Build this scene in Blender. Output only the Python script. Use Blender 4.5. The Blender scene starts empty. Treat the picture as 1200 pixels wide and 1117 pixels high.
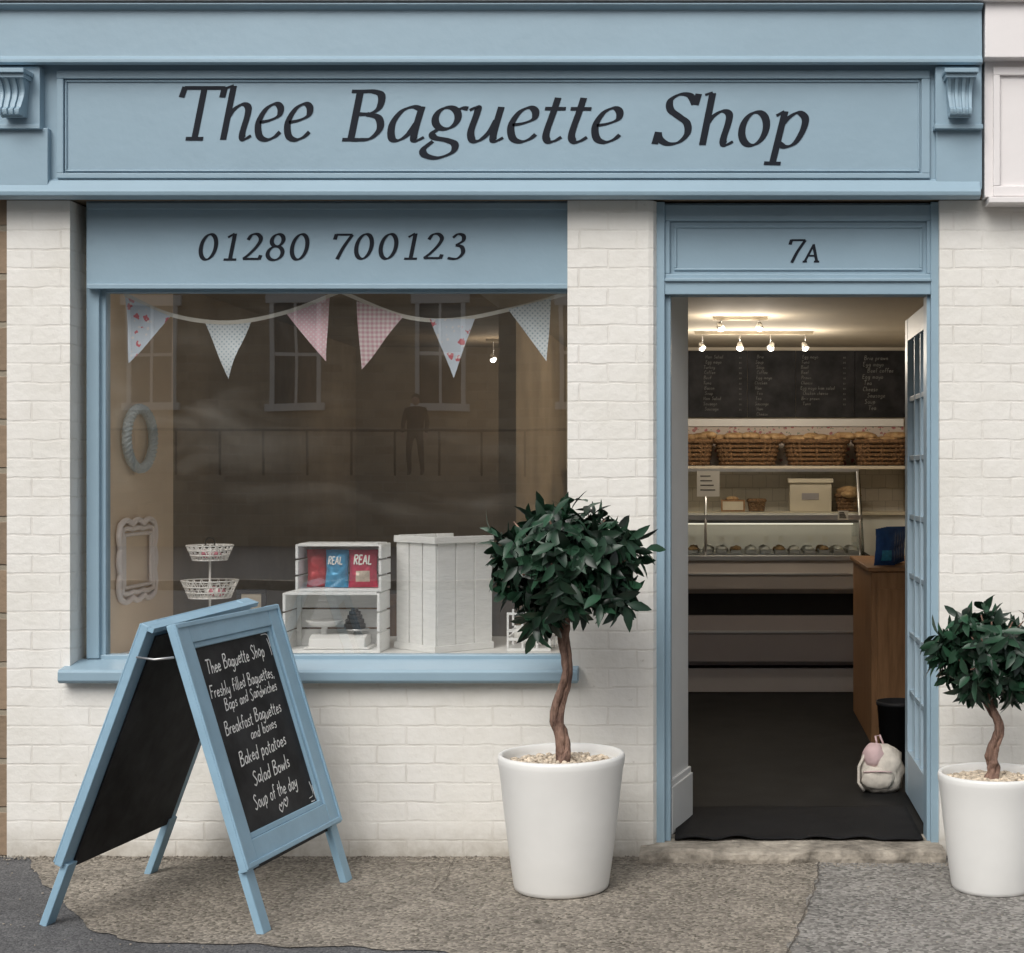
import bpy, bmesh, math, random
from mathutils import Vector, Matrix, noise
random.seed(7)
D=6.2
def X(px,y=0): return (px-850)/300*(D+y)/D
def Z(py,y=0): return 1.5+(555-py)/300*(D+y)/D
def G(px,py,z=0.0):
    s=450/(py-555); return ((px-850)/300*s, D*(s-1), z)
scene=bpy.context.scene
COL=scene.collection
# ------------------------------------------------------------ materials
def nn(nt,t,**k):
    n=nt.nodes.new(t)
    for a,b in k.items():
        if a.startswith('i_'):
            key=a[2:].replace('_',' ')
            n.inputs[key].default_value=b
        else: setattr(n,a,b)
    return n
def base(name):
    m=bpy.data.materials.new(name); m.use_nodes=True
    nt=m.node_tree; nt.nodes.clear()
    out=nn(nt,'ShaderNodeOutputMaterial'); p=nn(nt,'ShaderNodeBsdfPrincipled')
    nt.links.new(p.outputs[0],out.inputs[0])
    return m,nt,p
def c4(c): return (c[0],c[1],c[2],1)
def sc(c,f): return tuple(min(1,v*f) for v in c)
def mat(name,col,rough=.5,metal=0,var=.08,vscale=3,bump=.05,bscale=60,spec=.5,em=None,ems=0,col2=None,bdist=.01,stretch=None,island=0):
    m,nt,p=base(name); L=nt.links
    tc=nn(nt,'ShaderNodeTexCoord'); src=tc.outputs['Object']
    if stretch:
        mp=nn(nt,'ShaderNodeMapping'); mp.inputs['Scale'].default_value=stretch
        L.new(src,mp.inputs[0]); src=mp.outputs[0]
    n1=nn(nt,'ShaderNodeTexNoise',i_Scale=vscale,i_Detail=4.0,i_Roughness=.6); L.new(src,n1.inputs['Vector'])
    r=nn(nt,'ShaderNodeValToRGB'); r.color_ramp.elements[0].position=.3; r.color_ramp.elements[1].position=.7
    r.color_ramp.elements[0].color=c4(sc(col,1-var)); r.color_ramp.elements[1].color=c4(col2 if col2 else sc(col,1+var))
    L.new(n1.outputs['Fac'],r.inputs[0]); cs=r.outputs[0]
    if island:
        g=nn(nt,'ShaderNodeNewGeometry'); mr=nn(nt,'ShaderNodeMapRange'); mr.inputs[3].default_value=1-island; mr.inputs[4].default_value=1+island
        L.new(g.outputs['Random Per Island'],mr.inputs[0])
        mx=nn(nt,'ShaderNodeVectorMath',operation='SCALE'); L.new(cs,mx.inputs[0]); L.new(mr.outputs[0],mx.inputs['Scale']); cs=mx.outputs[0]
    L.new(cs,p.inputs['Base Color'])
    p.inputs['Roughness'].default_value=rough; p.inputs['Metallic'].default_value=metal
    p.inputs['Specular IOR Level'].default_value=spec
    if bump:
        n2=nn(nt,'ShaderNodeTexNoise',i_Scale=bscale,i_Detail=2.0); L.new(src,n2.inputs['Vector'])
        b=nn(nt,'ShaderNodeBump',i_Strength=bump,i_Distance=bdist); L.new(n2.outputs['Fac'],b.inputs['Height']); L.new(b.outputs[0],p.inputs['Normal'])
    if em:
        p.inputs['Emission Color'].default_value=c4(em); p.inputs['Emission Strength'].default_value=ems
    return m
def mat_brick(name,c1,c2,cm,bw=.225,rh=.0745,mort=.006,bump=.5,dirt=True,rough=.6,smooth=.4,nb=1.0):
    m,nt,p=base(name); L=nt.links
    tc=nn(nt,'ShaderNodeTexCoord'); sp=nn(nt,'ShaderNodeSeparateXYZ'); L.new(tc.outputs['Object'],sp.inputs[0])
    ad=nn(nt,'ShaderNodeMath',operation='ADD'); L.new(sp.outputs[0],ad.inputs[0]); L.new(sp.outputs[1],ad.inputs[1])
    cb=nn(nt,'ShaderNodeCombineXYZ'); L.new(ad.outputs[0],cb.inputs[0]); L.new(sp.outputs[2],cb.inputs[1])
    dn=nn(nt,'ShaderNodeTexNoise',i_Scale=9.0,i_Detail=2.0); L.new(tc.outputs['Object'],dn.inputs['Vector'])
    vs=nn(nt,'ShaderNodeVectorMath',operation='SCALE'); vs.inputs['Scale'].default_value=.016; L.new(dn.outputs['Color'],vs.inputs[0])
    va=nn(nt,'ShaderNodeVectorMath',operation='ADD'); L.new(cb.outputs[0],va.inputs[0]); L.new(vs.outputs[0],va.inputs[1])
    bt=nn(nt,'ShaderNodeTexBrick'); bt.inputs['Scale'].default_value=1; bt.inputs['Brick Width'].default_value=bw; bt.inputs['Row Height'].default_value=rh
    bt.inputs['Mortar Size'].default_value=mort; bt.inputs['Mortar Smooth'].default_value=smooth
    bt.inputs['Color1'].default_value=c4(c1); bt.inputs['Color2'].default_value=c4(c2); bt.inputs['Mortar'].default_value=c4(cm)
    L.new(va.outputs[0],bt.inputs['Vector'])
    n1=nn(nt,'ShaderNodeTexNoise',i_Scale=2.2,i_Detail=6.0,i_Roughness=.68); L.new(tc.outputs['Object'],n1.inputs['Vector'])
    r=nn(nt,'ShaderNodeValToRGB'); r.color_ramp.elements[0].position=.3; r.color_ramp.elements[1].position=.65
    r.color_ramp.elements[0].color=(.87,.86,.83,1); r.color_ramp.elements[1].color=(1,1,1,1)
    L.new(n1.outputs['Fac'],r.inputs[0])
    bcol=bt.outputs['Color']; bfac=bt.outputs['Fac']
    if dirt:
        # thick paint fills the joints unevenly
        n8=nn(nt,'ShaderNodeTexNoise',i_Scale=4.5,i_Detail=4.0,i_Roughness=.6); L.new(tc.outputs['Object'],n8.inputs['Vector'])
        r8=nn(nt,'ShaderNodeMapRange'); r8.inputs[1].default_value=.40; r8.inputs[2].default_value=.62; r8.inputs[3].default_value=.12; r8.inputs[4].default_value=1; L.new(n8.outputs['Fac'],r8.inputs[0])
        m8=nn(nt,'ShaderNodeMix',data_type='RGBA'); L.new(r8.outputs[0],m8.inputs[0]); m8.inputs[6].default_value=c4(c1); L.new(bcol,m8.inputs[7]); bcol=m8.outputs[2]
        f8=nn(nt,'ShaderNodeMath',operation='MULTIPLY'); L.new(r8.outputs[0],f8.inputs[0]); L.new(bfac,f8.inputs[1]); bfac=f8.outputs[0]
    mx=nn(nt,'ShaderNodeMix',data_type='RGBA',blend_type='MULTIPLY'); mx.inputs[0].default_value=1
    L.new(bcol,mx.inputs[6]); L.new(r.outputs[0],mx.inputs[7]); cs=mx.outputs[2]
    if dirt:
        n3=nn(nt,'ShaderNodeTexNoise',i_Scale=16.0,i_Detail=5.0,i_Roughness=.7); L.new(tc.outputs['Object'],n3.inputs['Vector'])
        mr=nn(nt,'ShaderNodeMapRange'); mr.inputs[1].default_value=.0; mr.inputs[2].default_value=.13; mr.inputs[3].default_value=1.2; mr.inputs[4].default_value=0
        L.new(sp.outputs[2],mr.inputs[0])
        mu=nn(nt,'ShaderNodeMath',operation='MULTIPLY'); L.new(mr.outputs[0],mu.inputs[0]); L.new(n3.outputs['Fac'],mu.inputs[1])
        n6=nn(nt,'ShaderNodeTexNoise',i_Scale=23.0,i_Detail=3.0,i_Roughness=.7); L.new(tc.outputs['Object'],n6.inputs['Vector'])
        r6=nn(nt,'ShaderNodeMapRange'); r6.inputs[1].default_value=.67; r6.inputs[2].default_value=.76; r6.inputs[3].default_value=0; r6.inputs[4].default_value=.35; L.new(n6.outputs['Fac'],r6.inputs[0])
        mm_=nn(nt,'ShaderNodeMath',operation='MAXIMUM'); L.new(mu.outputs[0],mm_.inputs[0]); L.new(r6.outputs[0],mm_.inputs[1])
        m2=nn(nt,'ShaderNodeMix',data_type='RGBA'); L.new(mm_.outputs[0],m2.inputs[0]); L.new(cs,m2.inputs[6]); m2.inputs[7].default_value=(.30,.26,.20,1); cs=m2.outputs[2]
    L.new(cs,p.inputs['Base Color']); p.inputs['Roughness'].default_value=rough
    n2=nn(nt,'ShaderNodeTexNoise',i_Scale=30.0,i_Detail=3.0); L.new(tc.outputs['Object'],n2.inputs['Vector'])
    m4=nn(nt,'ShaderNodeMath',operation='MULTIPLY'); m4.inputs[1].default_value=nb; L.new(n2.outputs['Fac'],m4.inputs[0])
    a=nn(nt,'ShaderNodeMath',operation='MULTIPLY_ADD'); L.new(bfac,a.inputs[0]); a.inputs[1].default_value=-1.0; L.new(m4.outputs[0],a.inputs[2])
    b=nn(nt,'ShaderNodeBump',i_Strength=bump,i_Distance=.006); L.new(a.outputs[0],b.inputs['Height']); L.new(b.outputs[0],p.inputs['Normal'])
    return m
def mat_agg(name,cols,scale=110,big=.25,bump=.6,rough=.85):
    m,nt,p=base(name); L=nt.links
    tc=nn(nt,'ShaderNodeTexCoord')
    v=nn(nt,'ShaderNodeTexVoronoi',i_Scale=float(scale)); L.new(tc.outputs['Object'],v.inputs['Vector'])
    bw=nn(nt,'ShaderNodeSeparateColor'); L.new(v.outputs['Color'],bw.inputs[0])
    r=nn(nt,'ShaderNodeValToRGB'); r.color_ramp.interpolation='LINEAR'
    els=r.color_ramp.elements; els[0].color=c4(cols[0]); els[1].color=c4(cols[-1])
    for i,c in enumerate(cols[1:-1]):
        e=els.new((i+1)/(len(cols)-1)); e.color=c4(c)
    L.new(bw.outputs[0],r.inputs[0])
    n1=nn(nt,'ShaderNodeTexNoise',i_Scale=2.5,i_Detail=7.0,i_Roughness=.7); L.new(tc.outputs['Object'],n1.inputs['Vector'])
    r2=nn(nt,'ShaderNodeValToRGB'); r2.color_ramp.elements[0].position=.3; r2.color_ramp.elements[1].position=.7
    r2.color_ramp.elements[0].color=(1-big*1.6,)*3+(1,); r2.color_ramp.elements[1].color=(1,1,1,1); L.new(n1.outputs['Fac'],r2.inputs[0])
    mx=nn(nt,'ShaderNodeMix',data_type='RGBA',blend_type='MULTIPLY'); mx.inputs[0].default_value=1; L.new(r.outputs[0],mx.inputs[6]); L.new(r2.outputs[0],mx.inputs[7])
    L.new(mx.outputs[2],p.inputs['Base Color']); p.inputs['Roughness'].default_value=rough; p.inputs['Specular IOR Level'].default_value=.3
    b=nn(nt,'ShaderNodeBump',i_Strength=bump,i_Distance=.004,invert=True); L.new(v.outputs['Distance'],b.inputs['Height']); L.new(b.outputs[0],p.inputs['Normal'])
    return m
def mat_glass(name,refl=.1,tint=(1,1,1),wave=0.0,dirt=0.0,rough=.01):
    m=bpy.data.materials.new(name); m.use_nodes=True; nt=m.node_tree; nt.nodes.clear(); L=nt.links
    out=nn(nt,'ShaderNodeOutputMaterial'); t=nn(nt,'ShaderNodeBsdfTransparent'); t.inputs[0].default_value=c4(tint)
    g=nn(nt,'ShaderNodeBsdfGlossy'); g.inputs['Roughness'].default_value=rough
    fr=nn(nt,'ShaderNodeLayerWeight',i_Blend=.1)
    mr=nn(nt,'ShaderNodeMapRange'); mr.inputs[3].default_value=refl; mr.inputs[4].default_value=.9; L.new(fr.outputs['Fresnel'],mr.inputs[0])
    mx=nn(nt,'ShaderNodeMixShader'); L.new(mr.outputs[0],mx.inputs[0]); L.new(t.outputs[0],mx.inputs[1]); L.new(g.outputs[0],mx.inputs[2]); last=mx.outputs[0]
    tc=nn(nt,'ShaderNodeTexCoord')
    if wave:
        n=nn(nt,'ShaderNodeTexNoise',i_Scale=1.6,i_Detail=1.0); L.new(tc.outputs['Object'],n.inputs['Vector'])
        b=nn(nt,'ShaderNodeBump',i_Strength=wave,i_Distance=.01); L.new(n.outputs['Fac'],b.inputs['Height']); L.new(b.outputs[0],g.inputs['Normal'])
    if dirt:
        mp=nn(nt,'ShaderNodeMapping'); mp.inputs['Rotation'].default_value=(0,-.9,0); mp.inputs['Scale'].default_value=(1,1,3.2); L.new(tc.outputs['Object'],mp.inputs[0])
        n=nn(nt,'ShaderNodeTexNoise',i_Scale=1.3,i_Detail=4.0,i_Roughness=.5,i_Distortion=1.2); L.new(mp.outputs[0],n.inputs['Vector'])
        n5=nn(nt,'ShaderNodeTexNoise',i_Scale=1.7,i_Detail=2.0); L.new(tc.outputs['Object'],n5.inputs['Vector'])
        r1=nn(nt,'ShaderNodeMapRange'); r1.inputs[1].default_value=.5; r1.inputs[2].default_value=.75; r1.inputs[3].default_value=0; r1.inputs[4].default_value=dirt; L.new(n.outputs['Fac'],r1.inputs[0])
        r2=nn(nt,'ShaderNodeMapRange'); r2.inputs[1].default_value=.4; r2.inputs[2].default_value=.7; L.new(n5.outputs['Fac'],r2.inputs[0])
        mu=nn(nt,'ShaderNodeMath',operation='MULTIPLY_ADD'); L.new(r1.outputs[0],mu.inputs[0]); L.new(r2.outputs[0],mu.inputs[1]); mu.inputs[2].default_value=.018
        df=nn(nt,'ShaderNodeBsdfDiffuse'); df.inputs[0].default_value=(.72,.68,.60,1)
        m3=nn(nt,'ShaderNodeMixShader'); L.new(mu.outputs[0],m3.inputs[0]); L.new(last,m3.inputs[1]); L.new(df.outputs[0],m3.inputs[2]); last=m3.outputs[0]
    L.new(last,out.inputs[0])
    return m
def mat_pattern(name,kind,bg,fg,fg2=None):
    m,nt,p=base(name); L=nt.links; tc=nn(nt,'ShaderNodeTexCoord'); p.inputs['Roughness'].default_value=.9
    if kind=='dots':
        mp=nn(nt,'ShaderNodeMapping'); mp.inputs['Scale'].default_value=(70,0,70); mp.inputs['Rotation'].default_value=(0,.78,0); L.new(tc.outputs['Object'],mp.inputs[0])
        v=nn(nt,'ShaderNodeTexVoronoi',i_Scale=1.0,i_Randomness=0.0); L.new(mp.outputs[0],v.inputs['Vector'])
        r=nn(nt,'ShaderNodeMath',operation='LESS_THAN'); r.inputs[1].default_value=.24; L.new(v.outputs['Distance'],r.inputs[0])
        mx=nn(nt,'ShaderNodeMix',data_type='RGBA'); mx.inputs[6].default_value=c4(bg); mx.inputs[7].default_value=c4(fg); L.new(r.outputs[0],mx.inputs[0]); L.new(mx.outputs[2],p.inputs[0])
    elif kind=='gingham':
        sp=nn(nt,'ShaderNodeSeparateXYZ'); L.new(tc.outputs['Object'],sp.inputs[0]); fs=[]
        for k in (0,2):
            a=nn(nt,'ShaderNodeMath',operation='MULTIPLY'); a.inputs[1].default_value=55; L.new(sp.outputs[k],a.inputs[0])
            f=nn(nt,'ShaderNodeMath',operation='FRACT'); L.new(a.outputs[0],f.inputs[0])
            g=nn(nt,'ShaderNodeMath',operation='GREATER_THAN'); g.inputs[1].default_value=.5; L.new(f.outputs[0],g.inputs[0]); fs.append(g)
        a=nn(nt,'ShaderNodeMath',operation='ADD'); L.new(fs[0].outputs[0],a.inputs[0]); L.new(fs[1].outputs[0],a.inputs[1])
        h=nn(nt,'ShaderNodeMath',operation='MULTIPLY'); h.inputs[1].default_value=.5; L.new(a.outputs[0],h.inputs[0])
        mx=nn(nt,'ShaderNodeMix',data_type='RGBA'); mx.inputs[6].default_value=c4(bg); mx.inputs[7].default_value=c4(fg); L.new(h.outputs[0],mx.inputs[0]); L.new(mx.outputs[2],p.inputs[0])
    else:
        cur=None
        for i,(s,th,cc) in enumerate(((22,.30,fg),(40,.22,fg2))):
            v=nn(nt,'ShaderNodeTexVoronoi',i_Scale=float(s)); L.new(tc.outputs['Object'],v.inputs['Vector'])
            n=nn(nt,'ShaderNodeTexNoise',i_Scale=90.0); L.new(tc.outputs['Object'],n.inputs['Vector'])
            a=nn(nt,'ShaderNodeMath',operation='MULTIPLY_ADD'); a.inputs[1].default_value=.5; L.new(n.outputs['Fac'],a.inputs[0]); L.new(v.outputs['Distance'],a.inputs[2])
            r=nn(nt,'ShaderNodeMath',operation='LESS_THAN'); r.inputs[1].default_value=th+.25; L.new(a.outputs[0],r.inputs[0])
            mx=nn(nt,'ShaderNodeMix',data_type='RGBA'); mx.inputs[7].default_value=c4(cc)
            if cur is None: mx.inputs[6].default_value=c4(bg)
            else: L.new(cur,mx.inputs[6])
            L.new(r.outputs[0],mx.inputs[0]); cur=mx.outputs[2]
        L.new(cur,p.inputs[0])
    return m
BLUE=mat('blue_paint',(.272,.385,.462),rough=.42,var=.05,vscale=2.5,bump=.1,bscale=26)
BLUE2=mat('blue_paint_board',(.27,.43,.55),rough=.5,var=.08,vscale=6,bump=.12,bscale=40)
DOORB=mat('door_pale_paint',(.34,.45,.53),rough=.4,var=.04)
WHITEB=mat_brick('white_painted_brick',(.83,.81,.765),(.81,.79,.745),(.74,.71,.66),bump=.42,nb=1.1,mort=.005)
PINKW=mat('neighbour_paint',(.80,.765,.755),rough=.5,var=.03)
STONE=mat_brick('brown_stone',(.30,.22,.15),(.22,.165,.115),(.30,.26,.2),bw=.42,rh=.19,mort=.014,bump=.9,dirt=False,rough=.9)
STONE2=mat_brick('street_stone',(.52,.42,.29),(.36,.28,.19),(.46,.39,.29),bw=.5,rh=.22,mort=.02,bump=.9,dirt=False,rough=.9)
WHITE=mat('white_paint',(.80,.79,.76),rough=.5,var=.04)
PLASTER=mat('cream_plaster',(.60,.53,.42),rough=.8,var=.05,bump=.1)
PEACH=mat('peach_plaster',(.82,.64,.45),rough=.8,var=.05,vscale=2)
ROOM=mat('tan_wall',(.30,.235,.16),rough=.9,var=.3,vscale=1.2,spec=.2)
CEIL=mat('ceiling_paint',(.40,.355,.28),rough=.85,var=.03)
INK=mat('sign_lettering',(.010,.013,.02),rough=.5,var=.1,bump=0,spec=.15)
BLACK=mat('blackboard',(.009,.009,.011),rough=.6,var=.5,vscale=7,col2=(.034,.034,.037),bump=.03,spec=.2)
CHALK=mat('chalk',(.80,.80,.78),rough=.95,var=.25,vscale=120,bump=0)
CHALKD=mat('chalk_faint',(.15,.148,.14),rough=.95,var=.5,vscale=60,bump=0)
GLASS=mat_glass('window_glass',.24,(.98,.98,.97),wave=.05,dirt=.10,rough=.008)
GLASS2=mat_glass('clear_glass',.015,(.95,.98,.97))
METAL=mat('brushed_metal',(.6,.6,.6),rough=.4,metal=1,var=.05,bump=0)
DARK=mat('dark_void',(.02,.02,.022),rough=.6,spec=.3)
TAUPE=mat('counter_panel',(.33,.305,.315),rough=.45,var=.04,bump=0,spec=.3)
TAUPE2=mat('counter_panel_light',(.56,.53,.52),rough=.45,var=.04,bump=0,spec=.3)
FLOOR=mat('dark_vinyl_floor',(.011,.011,.011),rough=.6,var=.4,vscale=5,bump=.05,spec=.10)
RUBBER=mat('black_mat',(.010,.010,.011),rough=.75,var=.3,bump=.5,bscale=300,spec=.2)
PINE=mat('pine_wood',(.30,.16,.075),rough=.5,var=.25,vscale=6,stretch=(6,6,.6),spec=.3)
WICK=mat('wicker',(.22,.12,.055),rough=.7,var=.5,vscale=60,bump=1,bscale=110,bdist=.02)
BREAD=mat('bread_crust',(.42,.22,.085),rough=.7,var=.35,vscale=18,col2=(.62,.43,.23),bump=.3)
POT=mat('white_pot',(.77,.765,.74),rough=.42,var=.05,vscale=3,bump=.06,bscale=12)
PEB=mat('cream_pebbles',(.58,.49,.38),rough=.7,var=.1,vscale=20,island=.35)
BARK=mat('bark',(.12,.06,.045),rough=.85,var=.45,vscale=30,col2=(.34,.21,.155),bump=1,bscale=70,bdist=.02,stretch=(1,1,.35))
LEAF=mat('bay_leaf',(.013,.040,.021),rough=.38,var=.3,vscale=8,bump=0,island=.7,spec=.45)
PAPER=mat('paper',(.8,.79,.74),rough=.8,var=.02,bump=0)
STEP=mat('worn_step_stone',(.24,.21,.17),rough=.9,var=.5,vscale=11,col2=(.46,.41,.34),bump=1,bscale=40)
ASPH=mat_agg('asphalt',[(.08,.08,.085),(.13,.13,.135),(.20,.20,.20),(.10,.10,.105)],150)
AGG=mat_agg('pebble_tarmac',[(.13,.115,.09),(.28,.25,.21),(.46,.41,.34),(.20,.175,.145),(.36,.32,.27)],92,big=.26,bump=.9)
AGG2=mat_agg('grey_tarmac',[(.13,.125,.115),(.27,.255,.235),(.42,.40,.37),(.18,.17,.155)],82,big=.28,bump=.9)
SEAM=mat('seam_dirt',(.10,.085,.07),rough=.95,var=.5,vscale=20)
FAR=mat('far_window_dark',(.03,.035,.04),rough=.1,var=.2)
# ------------------------------------------------------------ mesh builder
class M:
    def __init__(s): s.v=[];s.f=[];s.m=[];s.mats=[];s.sm=[]
    def mi(s,mt):
        if mt not in s.mats: s.mats.append(mt)
        return s.mats.index(mt)
    def add(s,vs,fs,mt,smooth=False,tf=None):
        o=len(s.v); i=s.mi(mt)
        s.v+= [tuple(tf(Vector(v))) if tf else tuple(v) for v in vs]
        for f in fs: s.f.append([o+k for k in f]); s.m.append(i); s.sm.append(smooth)
    def box(s,x0,x1,y0,y1,z0,z1,mt,tf=None):
        if x0>x1:x0,x1=x1,x0
        if y0>y1:y0,y1=y1,y0
        if z0>z1:z0,z1=z1,z0
        vs=[(x,y,z) for x in(x0,x1) for y in(y0,y1) for z in(z0,z1)]
        s.add(vs,[(0,1,3,2),(4,6,7,5),(0,4,5,1),(2,3,7,6),(0,2,6,4),(1,5,7,3)],mt,False,tf)
    def prof(s,pts,x0,x1,mt,smooth=False,tf=None):
        n=len(pts); vs=[(x0,y,z) for y,z in pts]+[(x1,y,z) for y,z in pts]
        fs=[(i,(i+1)%n,n+(i+1)%n,n+i) for i in range(n)]+[tuple(range(n))[::-1],tuple(range(n,2*n))]
        s.add(vs,fs,mt,smooth,tf)
    def tube(s,pts,r,mt,n=8,closed=False,tf=None):
        pts=[Vector(p) for p in pts]; k=len(pts)
        R=r if isinstance(r,(list,tuple)) else [r]*k
        up=None; vs=[]
        for i,p in enumerate(pts):
            a=pts[(i-1)%k] if (i>0 or closed) else p; b=pts[(i+1)%k] if (i<k-1 or closed) else p
            d=(b-a).normalized() if (b-a).length>1e-9 else Vector((0,0,1))
            if up is None: up=Vector((0,0,1)) if abs(d.z)<.9 else Vector((1,0,0))
            sd=d.cross(up)
            if sd.length<1e-5: sd=d.orthogonal()
            sd.normalize(); up=sd.cross(d).normalized()
            for j in range(n):
                t=2*math.pi*j/n; vs.append(p+(sd*math.cos(t)+up*math.sin(t))*R[i])
        fs=[]
        for i in range(k if closed else k-1):
            for j in range(n):
                a=i*n+j;b=i*n+(j+1)%n;c=((i+1)%k)*n+(j+1)%n;d_=((i+1)%k)*n+j
                fs.append((a,b,c,d_))
        if not closed: fs+=[tuple(range(n))[::-1],tuple(range((k-1)*n,k*n))]
        s.add(vs,fs,mt,True,tf)
    def lathe(s,prof,c,mt,n=48,tf=None,sx=1,sy=1,nz=0,fq=12):
        vs=[];fs=[];k=len(prof)
        for r,z in prof:
            for j in range(n):
                t=2*math.pi*j/n; q=1
                if nz: q=1+nz*noise.noise(Vector((math.cos(t)*r*fq+c[0]*3,math.sin(t)*r*fq,z*fq)))
                vs.append((c[0]+r*q*sx*math.cos(t),c[1]+r*q*sy*math.sin(t),c[2]+z))
        for i in range(k-1):
            for j in range(n):
                fs.append((i*n+j,i*n+(j+1)%n,(i+1)*n+(j+1)%n,(i+1)*n+j))
        s.add(vs,fs,mt,True,tf)
    def blob(s,c,r,mt,n=8,m=6,tf=None,jit=0,nz=0,fq=20):
        if not isinstance(r,(tuple,list)): r=(r,r,r)
        vs=[];fs=[]
        for i in range(m+1):
            ph=math.pi*i/m
            for j in range(n):
                t=2*math.pi*j/n; q=1+(random.uniform(-jit,jit) if jit else 0)
                d=Vector((math.sin(ph)*math.cos(t),math.sin(ph)*math.sin(t),math.cos(ph)))
                if nz: q+=nz*noise.noise(Vector((d.x*r[0],d.y*r[1],d.z*r[2]))*fq+Vector(c))
                vs.append((c[0]+r[0]*q*d.x,c[1]+r[1]*q*d.y,c[2]+r[2]*q*d.z))
        for i in range(m):
            for j in range(n): fs.append((i*n+j,i*n+(j+1)%n,(i+1)*n+(j+1)%n,(i+1)*n+j))
        s.add(vs,fs,mt,True,tf)
    def obj(s,name,parent=None,bevel=0,seg=2):
        me=bpy.data.meshes.new(name); me.from_pydata(s.v,[],s.f)
        for mt in s.mats: me.materials.append(mt)
        for p,i,sm in zip(me.polygons,s.m,s.sm): p.material_index=i; p.use_smooth=sm
        me.update()
        bm=bmesh.new(); bm.from_mesh(me); bmesh.ops.recalc_face_normals(bm,faces=bm.faces); bm.to_mesh(me); bm.free()
        o=bpy.data.objects.new(name,me); COL.objects.link(o)
        if parent: o.parent=parent
        if bevel:
            b=o.modifiers.new('bevel','BEVEL'); b.width=bevel; b.segments=seg; b.limit_method='ANGLE'; b.angle_limit=.7
        return o
def empty(name):
    e=bpy.data.objects.new(name,None); COL.objects.link(e); e.empty_display_size=.1; return e
def rotz(c,a):
    R=Matrix.Rotation(a,3,'Z'); c=Vector(c)
    return lambda v: R@(v-c)+c
# ------------------------------------------------------------ lettering
def E(cx,cy,rx,ry,a0=100,n=18):
    return [(cx+rx*math.cos(math.radians(a0+360*i/n)),cy+ry*math.sin(math.radians(a0+360*i/n))) for i in range(n+1)]
F={
'T':(.80,[[(.42,1),(.42,0)],[(.05,.98),(.8,.98)],[(.06,1),(.03,.8)],[(.79,1),(.78,.8)],[(.26,.02),(.58,.02)]]),
'h':(.62,[[(.12,1.02),(.12,0)],[(0,.98),(.12,1.03)],[(.12,.40),(.2,.56),(.34,.67),(.46,.62),(.48,.45),(.45,.12),(.5,.01),(.62,.08)]]),
'e':(.51,[[(.08,.33),(.26,.37),(.41,.46),(.41,.61),(.3,.68),(.15,.58),(.06,.33),(.12,.08),(.26,0),(.4,.05),(.49,.15)]]),
'a':(.62,[[(.47,.64),(.34,.68),(.17,.59),(.06,.34),(.09,.07),(.2,.01),(.34,.12),(.45,.36)],[(.49,.69),(.45,.12),(.5,.01),(.62,.08)]]),
'g':(.60,[E(.28,.46,.185,.215),[(.42,.6),(.5,.66),(.6,.65)],[(.2,.26),(.1,.16),(.15,.07),(.36,.02),(.5,-.06),(.48,-.22),(.26,-.33),(.05,-.28),(.0,-.16),(.13,.0)]]),
'u':(.64,[[(0,.62),(.12,.68),(.13,.55),(.09,.2),(.15,.02),(.27,.03),(.4,.2),(.47,.42)],[(.51,.69),(.47,.12),(.52,.01),(.64,.08)]]),
't':(.39,[[(.2,.88),(.17,.6),(.12,.16),(.18,.01),(.28,.02),(.38,.1)],[(.02,.66),(.36,.66)]]),
'S':(.68,[[(.57,.80),(.46,.96),(.29,.98),(.15,.86),(.18,.68),(.34,.55),(.5,.42),(.54,.22),(.43,.05),(.25,.01),(.1,.1),(.05,.22)],[(.58,.78),(.6,1.0)],[(.03,.0),(.05,.24)]]),
'o':(.58,[E(.28,.34,.2,.325)]),
'p':(.62,[[(0,.6),(.12,.69)],[(.13,.69),(.09,-.33)],[(-.05,-.33),(.23,-.33)],[(.12,.42),(.22,.58),(.36,.67),(.49,.56),(.49,.33),(.4,.08),(.25,.0),(.1,.08)]]),
'B':(.72,[[(.18,1),(.18,0)],[(.04,.98),(.3,.98)],[(.04,.02),(.3,.02)],[(.2,.98),(.4,.98),(.54,.9),(.54,.66),(.4,.54),(.2,.53)],[(.36,.53),(.56,.46),(.62,.24),(.5,.05),(.32,.02),(.2,.02)]]),
'0':(.64,[E(.3,.42,.21,.40)]),
'1':(.56,[[(.3,.84),(.3,0)],[(.12,.72),(.29,.84)],[(.12,.02),(.48,.02)]]),
'2':(.60,[[(.1,.64),(.18,.8),(.34,.82),(.46,.68),(.4,.46),(.22,.2),(.06,.04)],[(.06,.04),(.52,.04)],[(.52,.02),(.55,.16)]]),
'8':(.62,[E(.3,.63,.165,.19),E(.3,.22,.21,.215)]),
'3':(.58,[[(.12,.7),(.24,.82),(.4,.77),(.42,.6),(.24,.46)],[(.24,.46),(.42,.4),(.48,.2),(.34,.02),(.08,.04)]]),
'7':(.58,[[(.08,.8),(.54,.8)],[(.09,.82),(.07,.64)],[(.54,.8),(.36,.4),(.24,0)]]),
'A':(.66,[[(.06,0),(.36,.68)],[(.34,.68),(.56,0)],[(.16,.24),(.48,.24)],[(-.02,.01),(.16,.01)],[(.44,.01),(.66,.01)]]),
' ':(.42,[])}
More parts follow.
